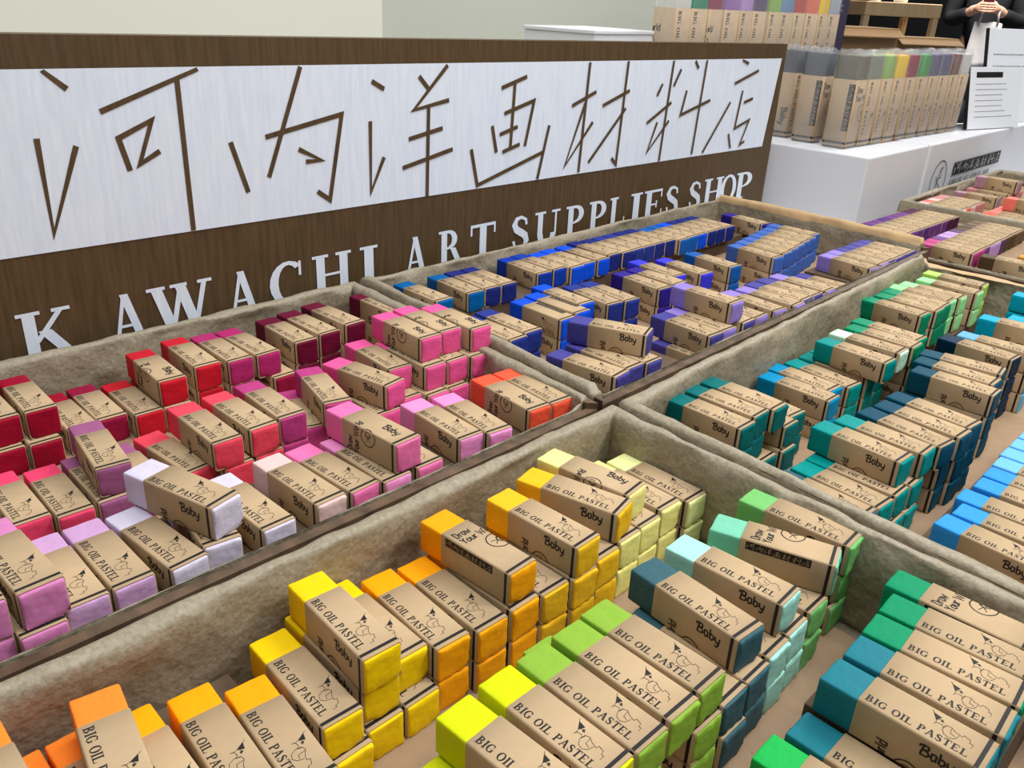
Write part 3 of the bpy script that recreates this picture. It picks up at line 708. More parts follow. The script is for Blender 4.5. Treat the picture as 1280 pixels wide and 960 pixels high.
(4, 1, -15.96, 29.52, -5.3, 'deepteal', 'A'),
(4, 1, -15.67, 31.81, -1.0, 'azure', 'A'),
(4, 1, -16.09, 32.98, -3.4, 'azure', 'A'),
(4, 1, -15.7, 34.18, -7.1, 'teal', 'A'),
(4, 1, -11.57, 25.43, -4.8, 'teal', 'A'),
(4, 1, -11.68, 24.31, -3.0, 'petrol', 'A'),
(4, 1, -15.6, 35.35, 0.0, 'teal', 'A'),
(4, 1, -15.6, 36.4, 0.0, 'teal', 'A'),
(4, 1, -14.9, 38.2, 0.0, 'jade', 'A'),
(4, 1, -14.9, 39.25, 0.0, 'jade', 'A'),
(4, 1, -11.2, 43.0, 0.0, 'prussian', 'A'),
(3, 1, -9.5, 9.31, -0.3, 'lime', 'A'),
(3, 1, -9.46, 10.39, -1.0, 'leaf', 'A'),
(3, 1, -10.27, 11.52, -1.3, 'leaf', 'A'),
(4, 1, -15.84, 24.96, -1.0, 'deepteal', 'A'),
(4, 1, -16.36, 43.06, -3.4, 'jade', 'A'),
(4, 1, -10.45, 29.63, 0.0, 'prussian', 'A'),
(4, 1, -10.27, 30.9, -4.4, 'prussian', 'A'),
(4, 1, -10.3, 32.04, -6.4, 'prussian', 'A'),
(4, 1, -10.69, 35.33, 0.2, 'prussian', 'A'),
(4, 1, -11.05, 36.57, -0.5, 'prussian', 'A'),
(4, 1, -11.17, 37.63, 6.3, 'prussian', 'A'),
(4, 1, -11.4, 40.44, -4.9, 'darknavy', 'A'),
(4, 1, -10.95, 41.56, 1.3, 'skyblue', 'A')]

# ------------------------------------------------------------------ setting
def struct(name, mb, m, origin=(0,0,TZ)):
    o = mb.build(name, [m] if not isinstance(m, list) else m, world=origin); o['kind'] = 'structure'; return o
FZ = TZ-37.5
b = MB(); b.box((-450,-150,FZ-2), (150,520,FZ)); struct('floor', b, FLOORM, (0,0,FZ))
b = MB(); b.box((-52,-60,FZ), (-50,37.9,60)); struct('wall_back', b, CREAM, (-50,0,FZ))
b = MB(); b.poly([(-50.6,37.9,FZ),(-57,79.2,FZ),(-57,79.2,60),(-50.6,37.9,60)]); b.poly([(-52.6,37.9,FZ),(-59,79.2,FZ),(-59,79.2,60),(-52.6,37.9,60)][::-1])
b.poly([(-57,79.2,FZ),(-59,79.2,FZ),(-59,79.2,60),(-57,79.2,60)]); b.poly([(-50.6,37.9,60),(-57,79.2,60),(-59,79.2,60),(-52.6,37.9,60)]); b.poly([(-50.6,37.9,FZ),(-50.6,37.9,60),(-52.6,37.9,60),(-52.6,37.9,FZ)])
struct('wall_right', b, mat('cream_wall_shaded', (196,198,184), .7, noise=.03, nscale=3), (-53,60,FZ))  # cream wall again, shade of the turned panel put into its colour
b = MB(); b.box((-57.6,79.3,FZ), (-55.6,82.6,60), bev=.2); b.box((-58,82.6,FZ), (-56,83.8,60), 1); struct('trim_1', b, [STEEL, BLACKP], (-57,81,FZ))
b = MB(); b.box((-450,300,FZ), (-445,520,150)); b.box((-450,515,FZ), (150,520,150)); b.box((-450,-60,FZ), (-446,300,150)); struct('wall_far', b, DARK, (-447,400,FZ))

# table that carries everything
t = thing('display_table', W(-20,35,FZ), 'long white display table under all the trays and the sign', 'table')
def tpart(name, mb, mats, origin): return mb.build(name, mats, t, world=origin)
o = (-20,35,FZ)
b = MB(); b.box((-49.2,-16,TZ-1.4), (5,132,TZ), bev=.15); tpart('table_top', b, [WHITE], o)
for x, y in ((-47.5,-14),(3,-14),(-47.5,130),(3,130)):
    b = MB(); b.box((x-1,y-1,FZ), (x+1,y+1,TZ-1.4), bev=.1); tpart('leg', b, [WHITE], o)

# ------------------------------------------------------------------ sign board
SU = -33.4
sg = thing('shop_sign', W(SU-.5,20,TZ), 'wide brown wooden shop sign with a white lettered panel standing behind the trays', 'sign')
so = (SU-.5,20,TZ)
def zl(v, z0, z1, v0=9.6, v1=63.1): return z0+(z1-z0)*(v-v0)/(v1-v0)
vl, vr = -22, 63.04
b = MB()
zt = lambda v: zl(v, 10.088, 9.591)
fr = [(SU,vl,TZ),(SU,vr,TZ),(SU,vr,zt(vr)),(SU,vl,zt(vl))]; bk = [(SU-1.0,v,z) for _, v, z in fr]
b.poly(fr); b.poly(bk[::-1])
for i in range(4): b.poly([fr[i], bk[i], bk[(i+1) % 4], fr[(i+1) % 4]])
b.build('board', [SIGNWOOD], sg, world=so)
b = MB(); e = SU+.03
b.poly([(e,vl+1,zl(vl,2.584,2.214)),(e,61.609,zl(61.609,2.584,2.214)),(e,62.454,zl(62.454,8.969,8.588)),(e,vl+1,zl(vl,8.969,8.588))])
b.build('white_panel', [WHITEPAINT], sg, world=so)
b = MB()
for pl in KANJI:
    for p in ps(pl, .21):                                    # cut off at the panel's upper edge
        b.poly([(SU+.05+len(b.f)*.0006, v, min(z, zl(v,8.969,8.588)-.01)) for v, z in p])
b.build('cut_line_lettering', [SIGNWOOD], sg, world=so)
for word, items in [('KAWACHI', [('K', 8.2, 10.35, 0.46), ('A', 11.49, 12.97, 0.46), ('W', 13.09, 15.93, 0.46), ('A', 16.57, 18.08, 0.46), ('C', 18.66, 20.42, 0.46), ('H', 20.95, 23.14, 0.46), ('I', 23.67, 24.73, 0.46)]), ('ART', [('A', 26.44, 27.93, 0.46), ('R', 28.75, 30.58, 0.46), ('T', 31.04, 32.94, 0.46)]), ('SUPPLIES', [('S', 34.25, 35.72, 0.46), ('U', 36.18, 38.39, 0.46), ('P', 38.95, 40.62, 0.46), ('P', 41.14, 42.83, 0.46), ('L', 43.21, 44.82, 0.46), ('I', 45.39, 46.64, 0.46), ('E', 46.87, 49.01, 0.46), ('S', 49.41, 50.99, 0.46)]), ('SHOP', [('S', 52.24, 53.81, 0.46), ('H', 54.15, 56.7, 0.46), ('O', 56.4, 58.6, 0.46), ('P', 58.55, 60.85, 0.46)])]:
    for ch, v0, v1, z1 in items:
        b = MB(); g, a = glyph(ch); xs = [p[0] for q in g for p in q]; lo, hi = min(xs), max(xs); cap = 2.0
        for q in g: b.poly([(SU+.04+len(b.f)*.0005, v0+(px-lo)/(hi-lo)*(v1-v0), z1-cap+py*cap) for px, py in q])
        b.build('letter', [WHITEPAINT], sg, world=so)

# ------------------------------------------------------------------ trays
def tray(n, cor, label, fold, top=-.9, flare=(0,0,0,0), boards=(1,1,1,1), pads=(), base=0, seed=0):
    """cor: inner corners A(back-left) B(back-right) C(front-right) D(front-left); sides AB back, BC right, CD front, DA left"""
    rnd = random.Random(seed); zf = ZF[n]+base*.979
    cx = sum(c[0] for c in cor)/4; cy = sum(c[1] for c in cor)/4
    t = thing('display_tray', W(cx,cy,TZ), label, 'tray', 'lined wooden pastel trays'); org = (cx,cy,TZ)
    C4 = [Vector(c) for c in cor]; area2 = sum(C4[i].x*C4[(i+1)%4].y-C4[(i+1)%4].x*C4[i].y for i in range(4))
    sgn = 1 if area2 > 0 else -1
    nrm = []
    for i in range(4):
        d = (C4[(i+1)%4]-C4[i]).normalized(); nrm.append(Vector((d.y,-d.x))*sgn)
    def off(i, ds):        # corner i moved outwards: side i-1 by ds[i-1], side i by ds[i]
        a, b = nrm[i-1], nrm[i]; det = a.x*b.y-a.y*b.x; p, q = ds[i-1], ds[i]
        return C4[i]+Vector(((p*b.y-q*a.y)/det, (q*a.x-p*b.x)/det))
    bt = .32
    for i in range(4):
        if not boards[i]: continue
        inn = [.15]*4; out = [.15+bt]*4
        p0, p1 = off(i, inn), off((i+1)%4, inn); q0, q1 = off(i, out), off((i+1)%4, out)
        z0, z1 = TZ, top-.06+min(0, flare[i])
        b = MB()
        lo = [(p0.x,p0.y),(p1.x,p1.y),(q1.x,q1.y),(q0.x,q0.y)]
        b.poly([(x,y,z1) for x, y in lo]); b.poly([(x,y,z0) for x, y in lo][::-1])
        for k in range(4): b.poly([lo[k]+(z0,), lo[(k+1)%4]+(z0,), lo[(k+1)%4]+(z1,), lo[k]+(z1,)][::-1])
        bm = bmesh.new(); me = mesh('x', b.v, b.f, []); bm.from_mesh(me); bmesh.ops.remove_doubles(bm, verts=bm.verts, dist=1e-4); bmesh.ops.recalc_face_normals(bm, faces=bm.faces)
        b2 = MB(); b2.add(bm); b2.build('side_board', [WOOD], t, world=org); bpy.data.meshes.remove(me)
    b = MB(); q = [off(i, [.1]*4) for i in range(4)]
    lo = [(p.x,p.y,TZ+.01) for p in q]; hi = [(p.x,p.y,zf-.03) for p in q]
    b.poly(hi); b.poly(lo[::-1])
    for k in range(4): b.poly([lo[k], lo[(k+1)%4], hi[(k+1)%4], hi[k]])
    b.build('bottom_board', [WOOD], t, world=org)
    # kraft liner: one sheet pressed into the tray and turned over its edges
    prof = [(-.0, zf), (-.05, zf+.25), (0, zf+(top-zf)*.35), (-.03, zf+(top-zf)*.6), (0, zf+(top-zf)*.85), (.02, top-.12), (.06, top+.0), (.16, top+.05), (.3, top+.06), (.42, top+.03), (.5, top-.08), (.52, top-.4), (.53, top-.9)]
    V = []; F = []; FM = []; NS = 110
    rows = []
    tot = 4*NS
    lat = {}
    def nz(a, b, sc):
        def h(i, j):
            if (i,j) not in lat: lat[(i,j)] = rnd.uniform(-1,1)
            return lat[(i,j)]
        a *= sc; b *= sc; i, j = math.floor(a), math.floor(b); fa, fb = a-i, b-j; fa = fa*fa*(3-2*fa); fb = fb*fb*(3-2*fb)
        return (h(i,j)*(1-fa)+h(i+1,j)*fa)*(1-fb)+(h(i,j+1)*(1-fa)+h(i+1,j+1)*fa)*fb
    for k, (d, z) in enumerate(prof):
        base_i = len(V)
        for i in range(4):
            ds = [(d if d <= .02 else d*fold[j]+(.02 if fold[j] < .2 else 0)) for j in range(4)]
            zs = [min(z, top-.05+(.02*(k-5) if 0 else 0)) if fold[j] < .2 and k > 5 else z for j in range(4)]
            zs = [zz+flare[j]*max(0, min(1, (k-4)/3)) if flare[j] >= 0 else (min(zz, top-.03+flare[j]) if k < 8 else zz+flare[j]) for j, zz in enumerate(zs)]
            a, c = off(i, ds), off((i+1)%4, ds); ln = (c-a).length
            for s in range(NS):
                f = s/NS; p = a.lerp(c, f)
                blend = lambda x, y, w: x*w+y*(1-w)
                fz = zs[i]
                if f < .012: fz = (zs[i]+zs[i-1])/2
                amp = .10 if 2 <= k <= 5 else (.05 if k > 5 else .0)
                n1 = nz(f*ln*.9+i*40, k*.7, 1.0)*amp+nz(f*ln*.35+i*40+300, k*.5, 1.0)*amp*1.3+nz(f*ln*2.3+i*40+900, k*1.1, 1.0)*amp*.6
                if s == 0: n1 = 0
                n1 = max(-.16, min(.1, n1)) if k < 7 else max(-.02, n1)      # the boards stop the folds going outwards
                p = p+nrm[i]*(n1 if fold[i] > .2 else min(0, n1)*.3)
                up = nz(f*ln*1.3+i*40+700, k*.35, 1.0)*(.05 if k > 4 else 0)
                V.append((p.x, p.y, fz+up*(1 if fold[i] > .2 else .3)))
        rows.append(base_i)
    for a, c in zip(rows, rows[1:]):
        for s in range(tot): F.append([a+s, a+(s+1)%tot, c+(s+1)%tot, c+s]); FM.append(1 if (s//NS == 1 and n in (2, 4) and a >= rows[5]) else 0)
    F.append([rows[0]+s for s in range(tot)]); FM.append(0)
    o0 = W(*org); me = mesh('paper_liner', [W(*v)-o0 for v in V], F, [LINER, LINER2], FM, smooth=True)
    o = obj('paper_liner', me, t)
    # flat sheet of board on the bottom, and stepped padding under the rows
    b = MB(); q = [off(i, [-.35]*4) for i in range(4)]
    hi = [(p.x,p.y,zf+.012) for p in q]; b.poly(hi if sgn > 0 else hi[::-1]); b.build('bottom_sheet', [PADM], t, world=org)
    for u0, u1, v0, v1, lv in pads:
        b = MB(); b.box((u0,v0,zf+.005), (u1,v1,ZF[n]+lv*.979-.01), bev=.03); b.build('padding', [PAD2], t, world=org)
    return t
tray(1, [(-32.2,-9),(-32.2,22.35),(-16.85,21.15),(-16.85,-9)], 'wooden tray of red and pink pastels in front of the sign, left end', (1,1,.0,1), base=1, flare=(0,0,-.24,0), seed=1,
     pads=[(-21.0,-17.1,1.2,21.0,2)])
tray(2, [(-32.2,23.5),(-32.2,54.2),(-17.55,54.0),(-16.85,22.35)], 'wooden tray of blue and violet pastels below the end of the sign', (.6,1.3,.0,1), base=1, flare=(0,.45,-.15,.22), seed=2,
     pads=[(-31.7,-28.1,24,53.8,2),(-21.2,-17.0,23.4,29.3,2),(-21.2,-17.0,32.2,42.0,2),(-21.2,-17.0,46.6,53.6,2)])
tray(3, [(-15.42,-9),(-15.42,21.25),(2.5,20.3),(2.5,-9)], 'nearest wooden tray, of yellow, lime and green pastels', (1,1,0,1), seed=3,
     pads=[(-4.9,-1.3,15,20.1,2),(-5.0,-1.2,12.4,14.8,1),(-15.2,-11.2,-3,6.6,1)])
tray(4, [(-15.65,22.95),(-16.5,52.3),(1.5,52.9),(1.5,21.7)], 'wooden tray of teal and azure pastels at the right', (1,1.2,0,1), flare=(0,-.45,0,0), seed=4, top=-1.05,
     pads=[(-6.3,-2.3,25.4,38,1),(-16.0,-12.6,45.0,52.0,1),(-11.5,-7.6,45.0,52,1)])
tray(5, [(-23.5,55.2),(-23.5,66.5),(-4,66.5),(-4,55.2)], 'wooden tray of purple and brown pastels beyond the blue and teal trays', (1,1,0,.05), base=2, seed=5, top=-1.75)
tray(6, [(-23.6,67.6),(-23.6,90),(-4,90),(-4,67.6)], 'farthest wooden tray, holding pale pink and coral pastels', (1,1,0,1), base=2, seed=6)

# ------------------------------------------------------------------ the pastels
rows = {}
for k, (n, lv, u, v, yw, c, wv) in enumerate(PASTELS):
    r = 0 if u < ROWS[n][0] else 1 if u < ROWS[n][1] else 2
    rows.setdefault((n, r, lv, c), []).append((v, k))
rank = {}
for key, lst in rows.items():
    lst.sort()
    for i, (v, k) in enumerate(lst): rank[k] = (key, i, len(lst))
for k, (n, lv, u, v, yw, c, wv) in enumerate(PASTELS):
    o = place_pastel(wv, (k*7+3) % 6, c)
    a = math.radians(yw); cu = u+math.cos(a)*PL/2-math.sin(a)*.5; cv = v+math.sin(a)*PL/2+math.cos(a)*.5
    o.location = W(cu, cv, ZF[n]+(lv-1)*.979+.002*lv); o.rotation_euler = (0, 0, a)
    (_, r, _, _), i, tot = rank[k]
    lab = NAMES.get(c, c)+' pastel, '
    if tot > 1: lab = ('rightmost ' if i == tot-1 else ORD[i]+' ')+lab[:-2]+(' from left, ' if 0 < i < tot-1 else ', ')
    lab += LAYER[n][lv]+', '+('back', 'middle', 'front')[r]+' row of '+TRAYN[n]
    tag(o, lab, 'pastel', 'oil pastels in the '+TRAYN[n])

# ------------------------------------------------------------------ white display box with jumbo pastels
t = thing('display_box', W(-36,84,TZ), 'white display box holding the row of jumbo pastels, right of the sign', 'box'); org = (-36,84,TZ)
b = MB(); b.box((-46,64.3,TZ), (-26,76,2.2), bev=.12); b.build('left_section', [WHITE], t, world=org)
b = MB(); b.box((-46,76.05,TZ), (-25.8,118,2.25), bev=.12); b.build('right_section', [WHITE], t, world=org)
b = MB(); x = -25.72
for p in arc(79.4,-1.05,1.75,1.75,0,360,.1,.1,28): b.poly([(x,a,c) for a, c in p])
for q in ([(78.6,-2.1),(79.2,-1.2),(79.6,.1)], [(79.2,-1.2),(80.3,-1.9)], [(79.2,-1.2),(78.6,-.6)], [(79.3,-.3),(79.9,.1),(79.8,-.8),(79.2,-.9)]):
    for p in ps(q, .09): b.poly([(x,a,c) for a, c in p])
b.poly([(x,82.6,-.95),(x,95.3,-.95),(x,95.3,.2),(x,82.6,.2)])
for pl in KANJI:
    for p in ps([(82.9+(a-KV0)/(KV1-KV0)*12.1, -.88+(c-KZ0)/(KZ1-KZ0)*1.0) for a, c in pl], .06): b.poly([(x+.01,a,c) for a, c in p], 1)
g, w = line('KAWACHI'); x0 = 82.4
for word in ('KAWACHI','ART','SUPPLIES','SHOP'):
    g, w = line(word)
    for q in g: b.poly([(x, x0+px*.48, -1.95+py*.62) for px, py in q])
    x0 += w*.48+.45
b.build('printed_logo', [INK, WHITE], t, world=org)

CLEAR = bpy.data.materials.new('clear_film'); CLEAR.use_nodes = True
nt = CLEAR.node_tree; bs = nt.nodes['Principled BSDF']; bs.inputs['Base Color'].default_value = (.95,.97,1,1); bs.inputs['Roughness'].default_value = .12
bs.inputs['Alpha'].default_value = .2
nzn = nt.nodes.new('ShaderNodeTexNoise'); nzn.inputs['Scale'].default_value = 60; bpn = nt.nodes.new('ShaderNodeBump'); bpn.inputs['Strength'].default_value = .7; bpn.inputs['Distance'].default_value = .004
nt.links.new(nzn.outputs['Fac'], bpn.inputs['Height']); nt.links.new(bpn.outputs['Normal'], bs.inputs['Normal'])
def sleeve_mesh(seed):
    rnd = random.Random(seed); V = []; F = []; h = PL; n = 16
    lv = [(.0,.53,.53),(1.2,.54,.54),(2.4,.54,.53),(3.3,.53,.54),(3.42,.52,.5),(3.5,.5,.3),(3.58,.52,.12)]
    for z, a, c in lv:
        for k in range(n):
            t = 2*math.pi*(k+.5)/n; q = max(abs(math.cos(t)), abs(math.sin(t))); j = rnd.uniform(-.03,.03)*(3 if z > 3.3 else .4)
            V.append(Vector((math.cos(t)/q*(a+j), math.sin(t)/q*(c+j), z+(rnd.uniform(-.05,.05) if z > 3.3 else 0)))*S*2)
    for i in range(len(lv)-1):
        for k in range(n): F.append([i*n+k, i*n+(k+1)%n, (i+1)*n+(k+1)%n, (i+1)*n+k])
    return mesh('clear_sleeve', V, F, [CLEAR], smooth=True)
SLEEVE = [sleeve_mesh(i) for i in range(3)]
JM = {}
def jumbo_meshes(roll):
    if roll not in JM:
        Rm = Matrix.Rotation(math.radians(90), 4, 'Y')@Matrix.Scale(2, 4)
        s = STICKS[int(roll*3) % 6].copy(); w = WRAPS[{0:'A',1:'S',2:'B',3:'K'}[roll]][0].copy()
        for me in (s, w):
            me.transform(Matrix.Translation((0,0,-PH/2*S))); me.transform(Rm); me.transform(Matrix.Translation((0,0,PL*S)))
        s.name = 'jumbo_stick'; w.name = 'jumbo_wrapper'; JM[roll] = (s, w)
    return JM[roll]
def jumbo(u, v, z, c, roll, label, group, rz=0, k=0):
    t = thing('jumbo_pastel', W(u,v,z), label, 'pastel', group, rz)
    s, w = jumbo_meshes(roll); a = obj('stick', s, t); a.material_slots[0].link = 'OBJECT'; a.material_slots[0].material = stickmat(c)
    obj('wrapper', w, t); obj('clear_sleeve', SLEEVE[k % 3], t)
    return t
G1 = 'jumbo pastels on the white display box'
zb = 2.24
jumbo(-35.6,68.7,zb,'charcoal',0,'dark grey jumbo pastel in clear film, behind, next to the sign edge',G1,0,0)
jumbo(-32.9,68.0,zb,'charcoal',2,'dark grey jumbo pastel in clear film, just behind the olive one',G1,0,1)
fr = [('olivegrey','olive grey',2),('sage','grey green',0),('pear','pear green',0),('yellow','yellow',0),('crimsondeep','deep red',0),('kelly','bright green',0),('slateviolet','slate violet',0),('slateviolet','second slate violet',0),('chestnut','chestnut brown',0),('offwhite','off white',0)]
for k, (c, nm, r) in enumerate(fr):
    jumbo(-30.0+.1*k, 67.5+2.16*k, zb, c, r, nm+' jumbo pastel in clear film, in the front row on the white box', G1, math.radians((-1)**k*1.5), k)
# second, higher step behind
t = thing('display_riser', W(-41,66,TZ), 'tall white riser behind the sign carrying more jumbo pastels', 'riser')
b = MB(); b.box((-48.5,46,TZ), (-36.4,63.8,6.6), bev=.12); b.build('body', [WHITE], t, world=(-41,66,TZ))
b = MB(); b.box((-48.5,63.8,2.3), (-36.4,92,6.6), bev=.12); b.build('wing', [WHITE], t, world=(-41,66,TZ))
t = thing('white_box', W(-41.5,51,6.6), 'small white box showing its top edge above the sign', 'box')
b = MB(); b.box((-46,47.6,6.6), (-39.4,54.4,9.85), bev=.1); b.build('box_body', [WHITE], t, world=(-41.5,51,6.6))
b = MB(); b.box((-46.1,47.5,9.85), (-39.3,54.5,10.1), bev=.06); b.build('lid', [WHITE], t, world=(-41.5,51,6.6))
G2 = 'jumbo pastels on the tall riser'
br = [('offwhite','off white',0),('jade','green',0),('crimsondeep','crimson',1),('amethyst','violet',0),('lilac','pale lilac',0),('grape','dark grape',0),('pear','light green',0),('steelsky','dusty blue',0),('brick','brick red',0),('coralorange','coral orange',0),('yellow','yellow',0),('silver','silver grey',0)]
for k, (c, nm, r) in enumerate(br):
    jumbo(-38.6-.05*(k % 3), 55.2+2.16*k, 6.64, c, r, nm+' jumbo pastel in clear film, on the tall riser behind the sign', G2, math.radians((-1)**k*2), k+1)

# ------------------------------------------------------------------ price cards
def card(loc, wd, ht, label, rz, heading, nl, tilt):
    t = thing('price_card', W(*loc), label, 'sign', 'standing price cards', rz)
    R = Matrix.Rotation(math.radians(-tilt), 4, 'Y')
    def tilted(mb, name, mats):
        for i, v in enumerate(mb.v): mb.v[i] = R@v
        return mb.build(name, mats, t)
    b = MB(); b.box((-.12,-wd/2,0), (.12,wd/2,ht), bev=.03); tilted(b, 'card_panel', [CARD])
    b = MB(); b.box((-.16,-wd/2-.12,.02), (.16,-wd/2-.0,ht), 0); tilted(b, 'dark_edge', [BLACKP])
    b = MB()
    if heading: b.poly([(.13,-wd*.38,ht*.83),(.13,wd*.12,ht*.83),(.13,wd*.12,ht*.92),(.13,-wd*.38,ht*.92)])
    rnd = random.Random(nl)
    for i in range(nl):
        z = ht*(.72-.62*i/nl); x = -wd*.38; end = wd*rnd.uniform(.1,.38)
        while x < end:
            l = rnd.uniform(.12,.3); h = ht*.013
            b.poly([(.13,x,z),(.13,x+l,z),(.13,x+l,z+h),(.13,x,z+h)], 1); x += l+rnd.uniform(.06,.14)
    tilted(b, 'printed_text', [INK, GREYP])
    tp = R@Vector((-.14,0,ht*.7)); b = MB(); w3 = wd*.3; fx = tp.x-2.4
    q = [(tp.x,-w3,tp.z),(tp.x,w3,tp.z),(fx,w3,.0),(fx,-w3,.0)]; q2 = [(x-.08,y,z) for x, y, z in q]
    b.poly(q); b.poly(q2[::-1])
    for k in range(4): b.poly([q[k], q2[k], q2[(k+1)%4], q[(k+1)%4]])
    b.build('easel_back', [GREYP], t)
card((-26.6,93.4,2.33), 8.6, 5.6, 'white printed price card with black heading, standing in front on the white box', math.radians(-14), True, 7, 12)
card((-27.6,101.0,2.33), 7.6, 9.0, 'taller white price card behind, cut by the right edge of the photo', math.radians(-20), False, 5, 12)

# ------------------------------------------------------------------ background: cartons, violet card, counter, person
def carton(loc, sx, sy, sz, rz, label):
    t = thing('cardboard_box', W(*loc), label, 'box', None, rz)
    b = MB(); b.box((-sx/2,-sy/2,0), (sx/2,sy/2,sz), bev=.06); b.build('box_body', [CARTON], t)
    b = MB(); b.poly([(sx/2+.02,-sy/2,sz*.96),(sx/2+.02,sy/2,sz*.96),(sx/2+1.5,sy/2,sz*.8),(sx/2+1.5,-sy/2,sz*.8)]); b.poly([(sx/2+.02,-sy/2,sz*.94),(sx/2+.02,sy/2,sz*.94),(sx/2+1.5,sy/2,sz*.78),(sx/2+1.5,-sy/2,sz*.78)][::-1])
    b.build('flap', [CARTON], t)
t = thing('stock_table', W(-62,140,FZ), 'dark stock table behind the display, mostly hidden', 'table')
b = MB(); b.box((-74,119,2.6), (-50,160,4), bev=.1); b.build('table_top', [BLACKP], t, world=(-62,140,FZ))
for x, y in ((-73,120),(-51,120),(-73,159),(-51,159)):
    b = MB(); b.box((x-.7,y-.7,FZ), (x+.7,y+.7,2.6)); b.build('leg', [BLACKP], t, world=(-62,140,FZ))
carton((-64,134,4.0), 9, 17, 6.0, math.radians(-32), 'brown cardboard box behind the wrapped jumbo pastels')
carton((-55.5,146,4.0), 5, 11, 4.9, math.radians(-32), 'lower brown cardboard box nearer the price cards')
t = thing('violet_card', W(-60.5,126.5,4.0), 'dark violet upright card with small grey text behind the jumbo pastels', 'sign', None, math.radians(-35))
b = MB(); b.box((-.2,-1.9,0), (.2,1.9,12.5), bev=.05); b.build('panel', [PURPLEC], t)
b = MB()
for i in range(2):
    for j in range(5): b.poly([(.22,-1.3+j*.5,8.6-i*.6),(.22,-1.0+j*.5,8.6-i*.6),(.22,-1.0+j*.5,8.8-i*.6),(.22,-1.3+j*.5,8.8-i*.6)])
b.build('printed_text', [GREYP], t)
t = thing('oak_counter', W(-104,252,FZ), 'pale oak counter far behind, at the top of the photo', 'counter', None, math.radians(-36))
b = MB(); b.box((-8,-13,53.6), (8,9,57), bev=.2); b.build('counter_top', [OAK], t)
for x, y in ((-7,-12),(7,-12),(-7,8),(7,8)):
    b = MB(); b.box((x-.8,y-.8,0), (x+.8,y+.8,53.6), bev=.1); b.build('leg', [OAK], t)
b = MB(); b.box((-7,-12,46), (7,8,47), bev=.1); b.build('shelf', [OAK], t)
for i, (y, rr, hh, nm, mm) in enumerate(((-6,1.6,4,'small white pot standing left on the oak counter',CARD),(1.5,2.0,3.2,'wide white pot standing right on the oak counter',CARD))):
    a = math.radians(-36); cu = -104-math.sin(a)*y; cv = 252+math.cos(a)*y
    t2 = thing('white_pot', W(cu,cv,FZ+57.0), nm, 'pot', 'white pots on the oak counter')
    b = MB(); b.tube([(0,0,0.02),(0,0,.2),(0,0,hh*.5),(0,0,hh*.9),(0,0,hh)], [rr*.8,rr*.85,rr,rr*.9,rr*.95], 18); b.build('pot_body', [mm], t2, smooth=True)
    b = MB(); b.tube([(0,0,hh),(0,0,hh+.4),(0,0,hh+.8)], [rr*.9,rr*.7,rr*.15], 18); b.build('lid', [mm], t2, smooth=True)

def skin_obj(name, joints, edges, m, parent, sub=2):
    me = bpy.data.meshes.new(name); me.from_pydata([Vector(j[0])*S for j in joints], edges, [])
    o = obj(name, me, parent); o.modifiers.new('skin', 'SKIN'); sv = me.skin_vertices
    if not sv:
        bm = bmesh.new(); bm.from_mesh(me); bm.verts.layers.skin.verify(); bm.to_mesh(me); bm.free()
    for i, j in enumerate(joints):
        r = j[1] if isinstance(j[1], tuple) else (j[1], j[1]); me.skin_vertices[0].data[i].radius = (r[0]*S, r[1]*S)
    me.skin_vertices[0].data[0].use_root = True
    sb = o.modifiers.new('smooth', 'SUBSURF'); sb.levels = sub; sb.render_levels = sub; o.modifiers['skin'].use_smooth_shade = True
    me.materials.append(m); return o
def rig(lst):
    J = []; E = []; idx = {}
    for nm, par, p, r in lst:
        idx[nm] = len(J); J.append((p, r))
        if par: E.append((idx[par], idx[nm]))
    return J, E
SKINM = mat('skin', (214,165,140), .55); COAT = mat('black_coat', (16,17,22), .85); HAIRM = mat('black_hair', (18,15,14), .6)
TROU = mat('dark_blue_trousers', (26,32,58), .85); SHOE = mat('black_shoe', (20,20,20), .5)
px, py = -109.5, 343.3
pr = thing('person', W(px,py,FZ), 'person in a black coat standing far behind, both hands holding a small dark phone', 'person', None, math.radians(-72))
# local: +x is forwards (towards the camera), z up from the floor
H0 = []
for s, nm in ((1,'l'),(-1,'r')):
    H0 += [('sh'+nm,'chest',(0,8.5*s,66),(2.6,2.6)),('el'+nm,'sh'+nm,(2.5,10.5*s,53),(2.1,2.1)),('wr'+nm,'el'+nm,(11.5,3.6*s,56.5),(1.4,1.4)),('pa'+nm,'wr'+nm,(14,2.2*s,57.5),(1.9,1.1))]
    for i, (dy, dz, ln) in enumerate(((1.3,1.6,3.1),(.6,2.0,3.6),(-.1,2.0,3.3),(-.8,1.7,2.6))):
        H0 += [('f%d%s' % (i,nm),'pa'+nm,(15.2,(2.2+dz*.45-1.0)*s,57.3+dy),(.55,.55)),('g%d%s' % (i,nm),'f%d%s' % (i,nm),(16.0,(1.0)*s,57.2+dy*1.1),(.48,.48)),('h%d%s' % (i,nm),'g%d%s' % (i,nm),(15.7,(-.2)*s,57.2+dy*1.1),(.42,.42))]
    H0 += [('t0'+nm,'wr'+nm,(13.4,2.0*s,58.8),(.6,.6)),('t1'+nm,'t0'+nm,(14.0,.9*s,59.8),(.5,.5))]
body = [('pelvis',None,(0,0,45),(6,4.6)),('waist','pelvis',(0,0,53),(5.2,4)),('chest','waist',(0,0,62),(6.4,4.6)),('neck','chest',(0,0,69.5),(2.4,2.4)),('jaw','neck',(.8,0,72.5),(3.0,2.8)),('brow','jaw',(.3,0,76),(3.8,3.4)),('crown','brow',(0,0,79),(2.6,2.6)),('nose','jaw',(4.2,0,74.2),(.5,.5))]
